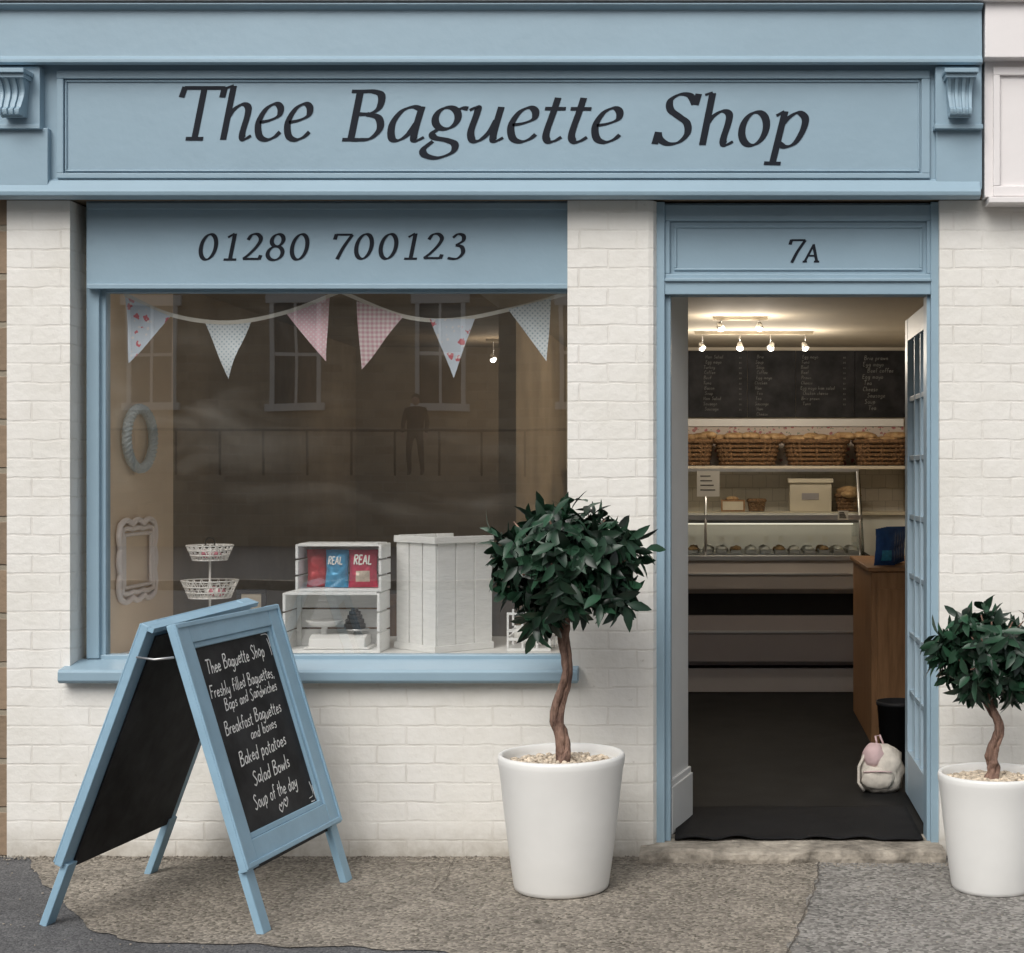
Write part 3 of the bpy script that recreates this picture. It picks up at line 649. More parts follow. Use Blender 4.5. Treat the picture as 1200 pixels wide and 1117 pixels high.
# ceiling spotlights
BULB=mat('lit_bulb',(1,1,1),em=(1,.93,.80),ems=9,bump=0)
def spots(pxs,py,y,name,LE=5.8,rb=.015):
    e=empty(name); q=M(); z=Z(py,y)
    xs=[X(p,y) for p in pxs]
    zb_=CZ-.022
    q.box(min(xs)-.05,max(xs)+.05,y-.012,y+.012,zb_,CZ-.001,CEIL)
    for i,x in enumerate(xs):
        q.tube([(x,y,zb_),(x,y+.01,z+.035)],.004,METAL,n=6)
        R=Matrix.Rotation(math.radians(-25),3,'X')@Matrix.Rotation(math.radians((i%3-1)*20),3,'Y')
        q.lathe([(.006,.045),(.014,.04),(.022,.012),(.026,-.006),(.021,-.002)],(0,0,0),METAL,n=16,tf=lambda v,x=x,R=R:R@v+Vector((x,y,z)))
    q.obj('spotlight_bar',e)
    q=M()
    for x in xs: q.blob((x,y-.006,z-.004),rb,BULB,n=12,m=8)
    q.obj('bulbs',e)
    for x in xs:
        l=bpy.data.lights.new('spot_lamp','POINT'); l.energy=LE; l.color=(1,.89,.75); l.shadow_soft_size=.03
        o=bpy.data.objects.new('spot_lamp',l); o.location=(x,y-.02,z-.07); COL.objects.link(o); o.parent=e
spots([845,890],385,3.4,'ceiling_spotlight')
spots([823,867,903,944],408,4.4,'ceiling_spotlight')
spots([578,605],421,5.0,'ceiling_spotlight',LE=2.5,rb=.02)
# right side cabinet etc
q=M(); ya=2.3
xa=X(1021,ya); 
q.box(xa,XR-.001,ya,ya+1.2,FL,Z(670,ya),PINE); q.box(xa-.02,XR-.001,ya-.02,ya+1.22,Z(670,ya)+.001,Z(665,ya),PINE)
q.box(xa+.03,XR-.1,ya-.012,ya+.001,FL+.1,Z(690,ya),PINE)
q.obj('pine_cabinet',None,bevel=.004)
def pillow(name,w_,h_,d_,loc,rz,mt,mt2,tilt=0,label=None):
    q=M(); n_,m_=12,14
    R=Matrix.Rotation(rz,3,'Z')@Matrix.Rotation(tilt,3,'X'); L_=Vector(loc)
    for sgn in(-1,1):
        vs=[];fs=[]
        for i in range(n_+1):
            for j in range(m_+1):
                u=i/n_*2-1; v=j/m_*2-1
                t=max(0,(1-u*u))**.5*max(0,1-abs(v)**4)
                t=t*d_/2+.009*noise.noise(Vector((u*3.5+loc[0]*9,v*3.5,sgn)))*(1-v*v)
                vs.append(L_+R@Vector((u*w_/2*(1-.09*(1-v*v)),sgn*t,(v+1)*h_/2)))
        for i in range(n_):
            for j in range(m_): a_=i*(m_+1)+j; fs.append((a_,a_+m_+1,a_+m_+2,a_+1))
        i0=len(q.f)
        q.add(vs,fs,mt,True)
        if sgn==-1 and mt2:
            mi=q.mi(mt2)
            for i in range(3,n_-3):
                for j in range(2,6): q.m[i0+i*m_+j]=mi
    if label:
        tw=textw(label,H,.05); k_=w_*.62/tw
        def mp(u,v,k):
            uu=-w_*.31+u; t=max(0,1-(2*uu/w_)**2)**.5*d_/2+.008
            return L_+R@Vector((uu,-t-k,h_*.60+v))
        write(q,label,H,mp,PAPER,k_,k_*1.2,.1,w=.17,track=.05,n=5)
    return q.obj(name)
def foil(n,c): return mat(n,c,rough=.3,var=.25,vscale=30,bump=.6,bscale=22,metal=.2)
RED=foil('red_foil',(.50,.03,.04)); CYAN=foil('blue_foil',(.05,.30,.52)); MAR=foil('crimson_foil',(.48,.03,.08)); NAVY=foil('navy_foil',(.02,.09,.30))
CREAMF=foil('cream_foil',(.6,.5,.4))
for i in range(5):
    pillow('crisp_packet',.13,.2,.05,(X(1036+i*5,ya+.1),ya+.08+i*.09,Z(665,ya)+.006),.4,NAVY,CYAN,.1)
# backpack
bp=empty('backpack')
CANV=mat('cream_canvas',(.62,.57,.50),rough=.9,var=.2,vscale=14,bump=.6,bscale=22); PINKC=mat('pink_canvas',(.58,.42,.42),rough=.9,var=.15,bump=.5,bscale=25)
yb3=1.05
q=M(); bx=X(1033,yb3); bz=FL
q.lathe([(0,.001),(.07,.001),(.098,.02),(.108,.06),(.11,.1),(.105,.14),(.09,.175),(.065,.20),(.035,.213),(0,.216)],(bx,yb3,bz),CANV,n=40,sx=.92,sy=.7,nz=.20,fq=26)
q.blob((bx-.02,yb3-.06,bz+.07),(.075,.035,.055),CANV,n=24,m=16,nz=.15,fq=40)
q.obj('bag_body',bp)
q=M(); q.blob((bx-.035,yb3-.022,bz+.165),(.052,.058,.06),PINKC,n=22,m=14,nz=.12,fq=30)
q.tube([(bx-.02,yb3,bz+.21),(bx-.028,yb3,bz+.25),(bx-.008,yb3,bz+.256),(bx+.012,yb3,bz+.205)],.005,PINKC)
q.tube([(bx-.07,yb3-.03,bz+.19),(bx-.108,yb3-.05,bz+.12),(bx-.11,yb3-.06,bz+.05),(bx-.085,yb3-.06,bz+.012)],.007,CANV)
q.tube([(bx-.09,yb3-.075,bz+.10),(bx-.03,yb3-.1,bz+.108),(bx+.04,yb3-.085,bz+.102)],.003,PINKC)
q.obj('bag_flap_and_straps',bp)
q=M(); yc=1.9; q.lathe([(0,0),(.085,0),(.105,.27),(.11,.27),(.112,.29),(.105,.29),(.08,.02)],(X(1052,yc),yc,FL),DARK,n=24); q.obj('waste_bin')
# ================================================================ WINDOW DISPLAY
def planks_box(mb,x0,x1,y0,y1,z0,z1,mt,tf=None,t=.012,nz=3):
    g=.008
    for k in range(nz):
        za=z0+(z1-z0)*k/nz+ (g/2 if k else 0); zb=z0+(z1-z0)*(k+1)/nz-g/2
        mb.box(x0,x0+t,y0,y1,za,zb,mt,tf); mb.box(x1-t,x1,y0,y1,za,zb,mt,tf); mb.box(x0+t,x1-t,y1-t,y1,za,zb,mt,tf)
    mb.box(x0+t,x1-t,y0,y1-t,z0,z0+t,mt,tf); mb.box(x0+t,x1-t,y0,y1-t,z1-t,z1,mt,tf)
    for xx in(x0+t,x1-t-.018): 
        yy=y1-t-.018; mb.box(xx,xx+.018,yy,yy+.018,z0+t,z1-t,mt,tf)
CR=mat('white_crate_wood',(.86,.86,.84),rough=.6,var=.06,vscale=15,stretch=(1,1,5),bump=.3,bscale=30)
yc=.27
z0=zd+.001; z1=Z(694,yc); z2=Z(637,yc)
q=M(); planks_box(q,X(331,yc),X(445,yc),yc,yc+.2,z0,z1,CR); q.obj('white_wooden_crate',None,bevel=.002)
q=M(); planks_box(q,X(346,yc),X(447,yc),yc,yc+.18,z1+.001,z2,CR); q.obj('white_wooden_crate',None,bevel=.002)
q=M(); yk=.26; cx_=X(510,yk); ct=(cx_,yk,0); sd=.29
tf=rotz(ct,math.radians(-45))
zt2=Z(629,yk)
t=.012
for k in range(3):
    a0=cx_-sd+k*sd/3+.004; q.box(a0,a0+sd/3-.008,yk+.003,yk+t,z0,zt2-.005,CR,tf)
    a0=yk+.012+k*(sd-.012)/3+.002; q.box(cx_-t,cx_-.003,a0,a0+(sd-.012)/3-.004,z0,zt2-.002,CR,tf)
    q.box(cx_-sd,cx_-sd+t,a0,a0+(sd-.012)/3-.004,z0,zt2,CR,tf)
for zz in (z0,zt2-.03): q.box(cx_-sd,cx_,yk-.008,yk+.002,zz,zz+.028,CR,tf)
for zz in (z0,zt2-.03): q.box(cx_-.002,cx_+.008,yk-.008,yk+sd,zz,zz+.028,CR,tf)
q.box(cx_-sd+t+.001,cx_-t-.001,yk+t+.001,yk+sd,zt2-.03,zt2-.02,CR,tf); q.obj('white_wooden_crate',None,bevel=.002)
for (px,mt,lab,rz_) in((372,RED,None,.35),(395,CYAN,'REAL',-.05),(426,MAR,'REAL',.12)):
    pillow('crisp_packet',.10 if px<420 else .12,.155,.055,(X(px,yc+.06),yc+.055+(.035 if px==372 else 0),z1+.016),rz_,mt,CREAMF if px==426 else None,-.1,lab)
sc_=empty('kitchen_scale'); q=M(); ks=yc+.06; sx=X(396,ks)
q.prof([(ks-.05,z0+.014),(ks-.04,z0+.055),(ks-.0,z0+.07),(ks+.08,z0+.07),(ks+.09,z0+.014)],sx-.11,sx+.12,WHITE)
q.box(sx-.13,sx+.14,ks-.055,ks+.1,z0+.013,z0+.022,WHITE)
q.obj('scale_body',sc_,bevel=.01,seg=3)
q=M(); q.lathe([(0,.0),(.02,.0),(.012,.01),(.012,.03),(.05,.034),(.075,.055),(.073,.057),(.048,.038),(0,.036)],(sx-.06,ks+.02,z0+.07),WHITE,n=28)
q.lathe([(0,0),(.02,0),(.01,.012),(.045,.016),(.05,.022),(0,.022)],(sx+.075,ks+.02,z0+.07),METAL,n=28)
q.obj('scale_pans',sc_)
q=M(); z_=z0+.093
for r_,h_ in((.044,.02),(.038,.018),(.031,.016),(.024,.014),(.015,.012)):
    q.lathe([(0,0),(r_*.95,0),(r_,h_*.2),(r_,h_*.8),(r_*.95,h_),(0,h_)],(sx+.065,ks+.02,z_),DARK,n=24); z_+=h_+.001
q.obj('scale_weights',sc_)
# small dark frame leaning at the back of the display
q=M(); yq=.82; xq=X(294,yq); zq=zd+.001
for a_,b_,c_,d_ in((-.065,.065,0,.02),(-.065,.065,.2,.22),(-.065,-.045,.02,.2),(.045,.065,.02,.2)): q.box(xq+a_,xq+b_,yq,yq+.02,zq+c_,zq+d_,DARK)
q.box(xq-.045,xq+.045,yq+.006,yq+.018,zq+.02,zq+.2,PLASTER); q.obj('dark_picture_frame',None,bevel=.002)
# cake stand
q=M(); ck=(X(246,.45),.45,zd); WR=mat('white_wire',(.85,.82,.77),rough=.4,bump=0); FR=mat('sugared_sweets',(.5,.16,.2),rough=.5,var=.4,vscale=40)
cs_=empty('wire_cake_stand')
def ringp(c_,r_,z,n=32): return [(c_[0]+r_*math.cos(2*math.pi*i/n),c_[1]+r_*math.sin(2*math.pi*i/n),z) for i in range(n)]
for zz,ra,rb,hh in((Z(700,.45),.085,.115,.07),(Z(656,.45),.07,.095,.06)):
    for k in range(4):
        f_=k/3; q.tube(ringp(ck,ra+(rb-ra)*f_,zz+hh*f_,40),.0032,WR,n=5,closed=True)
    for i in range(20):
        a=2*math.pi*i/20; b=a+.3
        q.tube([(ck[0]+ra*math.cos(a),ck[1]+ra*math.sin(a),zz),(ck[0]+rb*math.cos(b),ck[1]+rb*math.sin(b),zz+hh)],.0026,WR,n=4)
        q.tube([(ck[0]+ra*math.cos(b),ck[1]+ra*math.sin(b),zz),(ck[0]+rb*math.cos(a),ck[1]+rb*math.sin(a),zz+hh)],.0026,WR,n=4)
    q.lathe([(0,0),(ra,0),(ra,.003),(0,.003)],(ck[0],ck[1],zz),WR,n=24)
    for i in range(9):
        a=random.random()*6.28;rr=random.random()*ra*.7
        q.blob((ck[0]+rr*math.cos(a),ck[1]+rr*math.sin(a),zz+.025),(.022,.022,.018),FR if i%2 else PAPER)
q.tube([(ck[0],ck[1],zd+.02),(ck[0],ck[1],Z(640,.45))],.005,WR)
q.tube(ringp((0,0,0),.02,0,16),.003,WR,n=5,closed=True,tf=lambda v:Vector((ck[0]+v.x,ck[1],Z(636,.45)+v.y)))
for i in range(3):
    a=2*math.pi*i/3+.5; q.tube([(ck[0],ck[1],zd+.06),(ck[0]+.06*math.cos(a),ck[1]+.06*math.sin(a),zd+.05),(ck[0]+.085*math.cos(a),ck[1]+.085*math.sin(a),zd+.004)],.004,WR)
q.obj('wire_frame',cs_)
# egg basket
q=M(); eg=empty('egg_basket'); xe=X(622,.4)
q.box(xe-.09,xe+.09,.33,.5,z0,z0+.012,CR)
for zz in(.05,.085): 
    q.box(xe-.09,xe+.09,.33,.338,z0+zz-.006,z0+zz+.006,CR)
    q.box(xe-.09,xe+.09,.49,.498,z0+zz-.006,z0+zz+.006,CR)
for xx in(-.09,-.03,.03,.082): q.box(xe+xx,xe+xx+.008,.329,.337,z0+.012,z0+.15,CR)
for xx in(-.09,.082): q.box(xe+xx,xe+xx+.008,.337,.49,z0+.04,z0+.06,CR); q.box(xe+xx,xe+xx+.008,.49,.498,z0+.012,z0+.16,CR)
q.box(xe-.09,xe+.09,.329,.337,z0+.15,z0+.16,CR)
q.obj('basket_frame',eg)
q=M()
for xx,zz in((-.045,.06),(.03,.062),(-.01,.045),(.06,.05),(0.0,.085)): q.blob((xe+xx,.41,z0+zz),(.027,.027,.034),PAPER,n=14,m=10)
q.obj('eggs',eg)
# ornate frame and wreath on side wall
xw=-2.468
q=M()
yA,yB=.24,.62; zc=1.5-(655-555)/300*1.08; hz=.15
FRM=mat('pale_pink_moulding',(.84,.74,.68),rough=.6,bump=.5,bscale=60)
def ornr(rr,wv):
    P=[]
    for i in range(96):
        t=i/96*4; s_=int(t); u=t-s_
        p4=[(yA+rr,zc-hz+rr),(yB-rr,zc-hz+rr),(yB-rr,zc+hz-rr),(yA+rr,zc+hz-rr)]
        p0=p4[s_];p1=p4[(s_+1)%4]; w_=wv*abs(math.sin(u*math.pi*3))
        yy=p0[0]+(p1[0]-p0[0])*u; zz=p0[1]+(p1[1]-p0[1])*u
        if s_==0: zz-=w_
        if s_==1: yy+=w_
        if s_==2: zz+=w_
        if s_==3: yy-=w_
        P.append((xw+.014,yy,zz))
    return P
q.tube(ornr(0,.018),.012,FRM,n=8,closed=True); q.tube(ornr(.022,.006),.010,FRM,n=8,closed=True); q.tube(ornr(.042,0),.008,FRM,n=8,closed=True)
q.obj('ornate_picture_frame')
q=M(); WRT=mat('blue_grey_wreath',(.52,.58,.59),rough=.8,var=.15,vscale=30,bump=.8,bscale=60)
zc=Z(513,.25); ycn=.43
P=[(xw+.022,ycn+.15*math.cos(2*math.pi*i/40),zc+.125*math.sin(2*math.pi*i/40)) for i in range(40)]
q.tube(P,.018,WRT,n=10,closed=True)
for k in range(3):
    P=[]
    for i in range(120):
        a=2*math.pi*i/120; b=a*14+k*2.1
        P.append((xw+.024+.014*math.cos(b),ycn+(.15+.014*math.sin(b))*math.cos(a),zc+(.125+.014*math.sin(b))*math.sin(a)))
    q.tube(P,.008,WRT,n=5,closed=True)
q.obj('wreath')
q=M()
q.box(-2.2,-1.5,2.2,2.6,FL,.8,PINE); q.box(-2.23,-1.47,2.17,2.63,.801,.83,PINE); q.obj('sideboard',None,bevel=.004)
# bunting
bt=empty('bunting'); yb4=.2
SP=[(145,344),(200,369),(267,378),(335,366),(395,343),(402,343),(470,370),(530,375),(600,362),(664,344)]
q=M(); TAPE=mat('cotton_tape',(.84,.81,.72),rough=.9,bump=0)
pp=cr(SP,6)
for i in range(len(pp)-1):
    a_,b_=pp[i],pp[i+1]
    q.add([(X(a_[0],yb4),yb4,Z(a_[1]-2.4,yb4)),(X(b_[0],yb4),yb4,Z(b_[1]-2.4,yb4)),(X(b_[0],yb4),yb4+.001,Z(b_[1]+2.4,yb4)),(X(a_[0],yb4),yb4+.001,Z(a_[1]+2.4,yb4))],[(0,1,2,3)],TAPE)
q.obj('tape',bt)
FB=mat_pattern('blue_floral','floral',(.66,.74,.83),(.65,.15,.18),(.85,.82,.82)); FD=mat_pattern('pale_dot','dots',(.74,.80,.83),(.34,.46,.54)); FP=mat_pattern('pink_dot','dots',(.84,.56,.62),(.87,.8,.8)); FGm=mat_pattern('pink_gingham','gingham',(.88,.80,.80),(.68,.38,.44))
for i,(a_,b_,c_,mt) in enumerate((((147,348),(200,371),(152,426),FB),((240,378),(294,377),(267,444),FD),((334,366),(386,349),(383,424),FP),((418,353),(473,371),(424,433),FGm),((504,374),(557,374),(531,443),FB),((596,363),(646,350),(641,424),FD))):
    q=M(); n_=10; vs=[];fs=[];idx={}
    for r_ in range(n_+1):
        for k in range(n_+1-r_):
            v=r_/n_; u=k/n_
            px=a_[0]+(b_[0]-a_[0])*u+(c_[0]-a_[0])*v; py=a_[1]+(b_[1]-a_[1])*u+(c_[1]-a_[1])*v
            yy=yb4-.004+.016*math.sin(u*6+i*2)*v+.008*math.sin(v*5+i)
            idx[(r_,k)]=len(vs); vs.append((X(px,yb4),yy,Z(py,yb4)))
    for r_ in range(n_):
        for k in range(n_-r_):
            fs.append((idx[(r_,k)],idx[(r_,k+1)],idx[(r_+1,k)]))
            if k<n_-r_-1: fs.append((idx[(r_,k+1)],idx[(r_+1,k+1)],idx[(r_+1,k)]))
    q.add(vs,fs,mt,True); q.obj('flag_%d'%(i+1),bt)
# ================================================================ SANDWICH BOARD
sb=empty('sandwich_board')
def quadmap(tn,tfar,fn,ff):
    tn,tfar,fn,ff=map(Vector,(tn,tfar,fn,ff))
    nrm=((ff-fn).cross(tn-fn)).normalized()
    tfar=tfar-nrm*((tfar-fn).dot(nrm))
    def mp(u,v,w_): 
        return (fn*(1-u)+ff*u)*(1-v)+(tn*(1-u)+tfar*u)*v + nrm*w_
    return mp
F1=G(303,1098);F2=G(412,1030);F3=G(46,1087);F4=G(183,1020)
fm=quadmap((-1.83,-1.01,1.0),(-1.655,-.27,1.02),F1,F2)
rm=quadmap((-1.885,-1.01,1.0),(-1.745,-.27,1.02),F3,F4)
def bbox(mb,mp,u0,u1,v0,v1,w0,w1,mt):
    vs=[mp(u,v,w_) for u in(u0,u1) for v in(v0,v1) for w_ in(w0,w1)]
    mb.add(vs,[(0,1,3,2),(4,6,7,5),(0,4,5,1),(2,3,7,6),(0,2,6,4),(1,5,7,3)],mt)
def frame(mp,sg,name,inner_cover):
    q=M()
    def W(x): return x*sg
    bbox(q,mp,0,.115,.2,1.0,W(0),W(.028),BLUE2); bbox(q,mp,.885,1,.2,1.0,W(0),W(.028),BLUE2)
    bbox(q,mp,.115,.885,.93,.998,W(.001),W(.027),BLUE2); bbox(q,mp,.115,.885,.205,.285,W(.001),W(.027),BLUE2)
    for u0,u1,v0,v1 in((.115,.14,.285,.93),(.86,.885,.285,.93),(.14,.86,.912,.93),(.14,.86,.285,.303)): bbox(q,mp,u0,u1,v0,v1,W(.004),W(.020),BLUE2)
    for u0,u1,v0,v1 in((.0,.018,.205,.998),(.982,1,.205,.998),(.018,.982,.982,.998),(.018,.982,.205,.222)): bbox(q,mp,u0,u1,v0,v1,W(.027),W(.034),BLUE2)
    bbox(q,mp,.02,.095,0,.21,W(-.014),W(.012),BLUE2); bbox(q,mp,.905,.98,0,.21,W(-.014),W(.012),BLUE2)
    q.obj(name+'_frame',sb,bevel=.003)
    q=M(); bbox(q,mp,.11,.89,.28,.94,W(.0035),W(.008),BLACK)
    if inner_cover: bbox(q,mp,.085,.93,.19,.96,W(-.008),W(-.001),BLACK)
    q.obj(name+'_blackboard',sb)
nF=(fm(.5,.5,1)-fm(.5,.5,0)); nR=(rm(.5,.5,1)-rm(.5,.5,0))
sF=1 if nF.x>0 else -1; sR=-1 if nR.x>0 else 1
frame(fm,sF,'front',True); frame(rm,sR,'rear',True)
q=M(); wl=(Vector(F2)-Vector(F1)).length; hl=(Vector(fm(0,1,0))-Vector(F1)).length
lines=[('Thee Baguette Shop',.11,.84,.048,0),('Freshly filled Baguettes,',.245,.93,.043,0),('Baps and Sandwiches',.325,.78,.040,.04),('Breakfast Baguettes',.445,.84,.045,0),('and boxes',.52,.40,.038,.06),('Baked potatoes',.625,.70,.047,0),('Salad Bowls',.745,.56,.047,.02),('Soup of the day',.865,.66,.048,0),('<<',.945,.16,.04,.04)]
for s_,fr,wd,cap,du in lines:
    tw=textw(s_,H,.04); aw=.68*wl*wd; k_=aw/tw; v0=.912-(.912-.303)*fr-cap/hl*.5; u0=.49-.68*wd/2+du
    write(q,s_,H,lambda u,v,k:fm(u0+u/wl,v0+v/hl+ .014*(u/aw),sF*(.0092+k)),CHALK,k_,cap,.15,w=.105,track=.04,jit=.07,n=5)
for pts_ in ([(.79,.907),(.852,.902),(.852,.86)],[(.835,.89),(.842,.87),(.843,.83)],[(.852,.36),(.85,.312),(.80,.309)],[(.835,.375),(.84,.33),(.79,.322)]):
    P=cr(pts_,5); vs=[]
    for u,v in P: vs+= [fm(u-.003,v-.0015,sF*.0095),fm(u+.003,v+.0015,sF*.0095)]
    q.add(vs,[(2*i,2*i+1,2*i+3,2*i+2) for i in range(len(P)-1)],CHALK)
q.obj('chalk_writing',sb)
q=M(); p1=rm(.0,.9,0);p2=fm(.0,.9,0)
q.tube([p1+Vector((0,-.01,0)),(p1+p2)/2+Vector((0,-.02,-.006)),p2+Vector((0,-.01,0))],.004,METAL)
q.tube([rm(.1,.985,0),rm(.9,.985,0)],.006,METAL); 
bbox(q,rm,.0,1,.985,1.0,-.02*sR,0,BLUE2)
q.obj('hinge_and_stay',sb)
# ================================================================ POTTED TREES
def tree(px,sc,crown,seed,dens):
    random.seed(seed)
    e=empty('potted_topiary_tree')
    yc=-.47
    x0=X(px,yc); S=sc
    q=M()
    pr=[(0,.0),(.160,.0),(.168,.006),(.172,.02),(.19,.15),(.208,.30),(.222,.43),(.2275,.455),(.2285,.475),(.225,.485),(.217,.487),(.210,.482),(.208,.46),(.203,.43),(0,.43)]
    q.lathe([(r_*S,z*S) for r_,z in pr],(x0,yc,.005),POT,n=72); q.obj('pot',e)
    q=M()
    for i in range(700):
        a=random.random()*6.283; rr=math.sqrt(random.random())*.2*S
        q.blob((x0+rr*math.cos(a),yc+rr*math.sin(a),(.445+random.uniform(0,.012)+.012*(1-rr/.2))*S),(random.uniform(.006,.012),random.uniform(.006,.012),random.uniform(.004,.008)),PEB,n=7,m=5,jit=.12)
    q.obj('pebbles',e)
    cx=X(crown[0],yc); czz=Z(crown[1],yc); rx=crown[2]/323.; rz=crown[3]/323.
    zb=.43*S; ztop=czz-rz*.3
    q=M()
    for k in range(4):
        P=[];R=[]
        for i in range(60):
            t=i/59; z=zb+(ztop-zb)*t
            a=t*5.5+k*1.57+1.2*math.sin(t*6); w_=(.013-.003*t)*S*(1+.6*math.sin(t*11+k*2))
            bx=x0+(cx-x0)*t+.014*math.sin(t*7+seed)+.010*math.sin(t*15)
            P.append((bx+w_*math.cos(a),yc+w_*math.sin(a)+.008*math.sin(t*5),z)); R.append((.0135-.003*t+.005*noise.noise(Vector((t*22,k*5,seed)))+(.008*max(0,1-t*9))+(.006*max(0,t*6-5)))*S)
        q.tube(P,R,BARK,n=9)
    for k in range(26):
        a=random.random()*6.283; el=random.uniform(-.5,1.2)
        dv=Vector((math.cos(a)*math.cos(el)*rx,math.sin(a)*math.cos(el)*rx,math.sin(el)*rz))*random.uniform(.7,.95)
        st_=Vector((cx,yc,ztop-.05+random.uniform(-.02,.06)*S)); en=Vector((cx,yc,czz))+dv
        md_=(st_+en)/2+Vector((0,0,.03))
        q.tube([st_,md_,en],[.008*S,.005*S,.003*S],BARK,n=5)
    q.obj('twisted_trunk',e)
    verts=[];faces=[]
    def leaf(p,d,up,l,wd):
        d=d.normalized(); sd=d.cross(up)
        if sd.length<1e-3: sd=d.orthogonal()
        sd.normalize(); n_=sd.cross(d)
        o=len(verts); curl=random.uniform(.05,.4)*l
        for t,w_ in((0,.0),(.28,.85),(.55,1),(.82,.55),(1,0)):
            c_=p+d*l*t-n_*curl*t*t
            if w_==0: verts.append(c_)
            else:
                verts.append(c_+sd*wd*w_+n_*wd*.35*w_); verts.append(c_); verts.append(c_-sd*wd*w_+n_*wd*.35*w_)
        faces.extend([(o,o+1,o+2),(o,o+2,o+3),(o+1,o+4,o+5,o+2),(o+2,o+5,o+6,o+3),(o+4,o+7,o+8,o+5),(o+5,o+8,o+9,o+6),(o+7,o+10,o+8),(o+8,o+10,o+9)])
    for k in range(dens):
        v=Vector((random.gauss(0,1),random.gauss(0,1),random.gauss(0,1))).normalized()
        lump=1+.26*noise.noise(v*2.0+Vector((seed,0,0)))+.14*noise.noise(v*5)
        rr=(random.random()**.42)*.97*lump
        p=Vector((cx+v.x*rx*rr,yc+v.y*rx*rr,czz+v.z*rz*rr))
        out=Vector((v.x,v.y,v.z*.9+.15)).normalized()
        out=(out+Vector([random.gauss(0,.4) for _ in range(3)])).normalized()
        t1=out.orthogonal().normalized(); t2=out.cross(t1)
        nl=random.randint(6,10); ph=random.random()*6.28
        for j in range(nl):
            a=ph+j*2.4; sp_=random.uniform(.5,1.15)
            d=(out*random.uniform(.25,.9)+(t1*math.cos(a)+t2*math.sin(a))*sp_); d.z-=random.uniform(.1,.8)
            leaf(p-out*.013*j*S,d,out,random.uniform(.06,.105)*S**.5,random.uniform(.013,.0195)*S**.5)
    me=bpy.data.meshes.new('foliage'); me.from_pydata([tuple(v) for v in verts],[],faces); me.materials.append(LEAF)
    for p in me.polygons: p.use_smooth=True
    o=bpy.data.objects.new('foliage',me); COL.objects.link(o); o.parent=e
tree(658,1.0,(661,661,94,69),3,300)
tree(1163,.86,(1164,765,68,57),11,215)
# ================================================================ GROUND
g=M(); g.add([(-150,-150,0),(150,-150,0),(150,150,0),(-150,150,0)],[(0,1,2,3)],ASPH); g.obj('pavement')
def patch(pts,z,mt,name,rough=.012,seed=0):
    P=[Vector(G(a,b,0)) for a,b in pts]; out=[]
    for i in range(len(P)):
        a_,b_=P[i],P[(i+1)%len(P)]; n_=max(2,int((b_-a_).length/.02))
        for k in range(n_):
            p=a_.lerp(b_,k/n_); q_=Vector((noise.noise(Vector((p.x*9+seed,p.y*9,0))),noise.noise(Vector((p.x*9,p.y*9+seed,5))),0))*rough*2+Vector((noise.noise(p*40),noise.noise(p*40+Vector((3,3,3))),0))*rough*.6
            out.append((p.x+q_.x,min(p.y+q_.y,.1),z))
    g=M(); g.add(out,[tuple(range(len(out)))],mt); g.obj(name)
patch([(30,1001),(45,1030),(78,1062),(105,1090),(160,1106),(360,1110),(520,1116),(640,1180),(905,1190),(932,1105),(962,1032),(964,985),(30,985)],.004,AGG,'pebbled_path',seed=1)
patch([(958,985),(958,1032),(929,1105),(908,1190),(1500,1200),(1500,985)],.006,AGG2,'grey_path',seed=1)
g=M()
def seam(pts,w_,seed):
    P=[]
    for i in range(len(pts)-1):
        a_,b_=Vector(G(*pts[i])),Vector(G(*pts[i+1])); n_=max(3,int((b_-a_).length/.015))
        for k in range(n_): P.append(a_.lerp(b_,k/n_))
    vs=[]
    for i,p in enumerate(P):
        d=(P[min(i+1,len(P)-1)]-P[max(i-1,0)]).normalized(); s_=Vector((-d.y,d.x,0))
        off=s_*(.012*noise.noise(p*12+Vector((seed,0,0)))+.005*noise.noise(p*60)); ww=w_*(.5+.9*abs(noise.noise(p*30+Vector((0,seed,0)))))
        for sg in(1,-1): v=p+off+s_*sg*ww; vs.append((v.x,v.y,.0095))
    g.add(vs,[(2*i,2*i+1,2*i+3,2*i+2) for i in range(len(P)-1)],SEAM)
seam([(531,1010),(522,1035),(505,1050)],.002,1); seam([(960,1012),(958,1034),(930,1105),(920,1130)],.0025,2)
seam([(740,1014),(860,1022),(958,1033),(1090,1030),(1200,1034)],.002,3); seam([(45,1003),(300,1012),(600,1016),(740,1016)],.003,5)
g.obj('pavement_cracks')
g=M()
for i in range(1500):
    px=random.uniform(-20,1230); y=-abs(random.gauss(0,.04))-.004
    if 745<px<1110: y-=.11
    if random.random()<.3: px=random.uniform(-20,1230); y=random.uniform(-1.2,-.05)
    g.blob((X(px),y,.007),(random.uniform(.002,.006),random.uniform(.002,.006),random.uniform(.001,.003)),STEP,n=5,m=4)
g.obj('grit')
g=M(); g.add([(-150,-14,.004),(150,-14,.004),(150,-2.4,.004),(-150,-2.4,.004)],[(0,1,2,3)],ASPH); g.obj('road')
g=M(); g.box(-60,60,-2.4,-2.25,-.05,.012,STEP); g.box(-60,60,-14.2,-14,-.05,.12,STEP); g.obj('kerb')
ob=empty('stone_building')
g=M(); yo=-32
g.box(-40,30,-44,yo,0,10,STONE2); g.obj('building_walls',ob)
g=M()
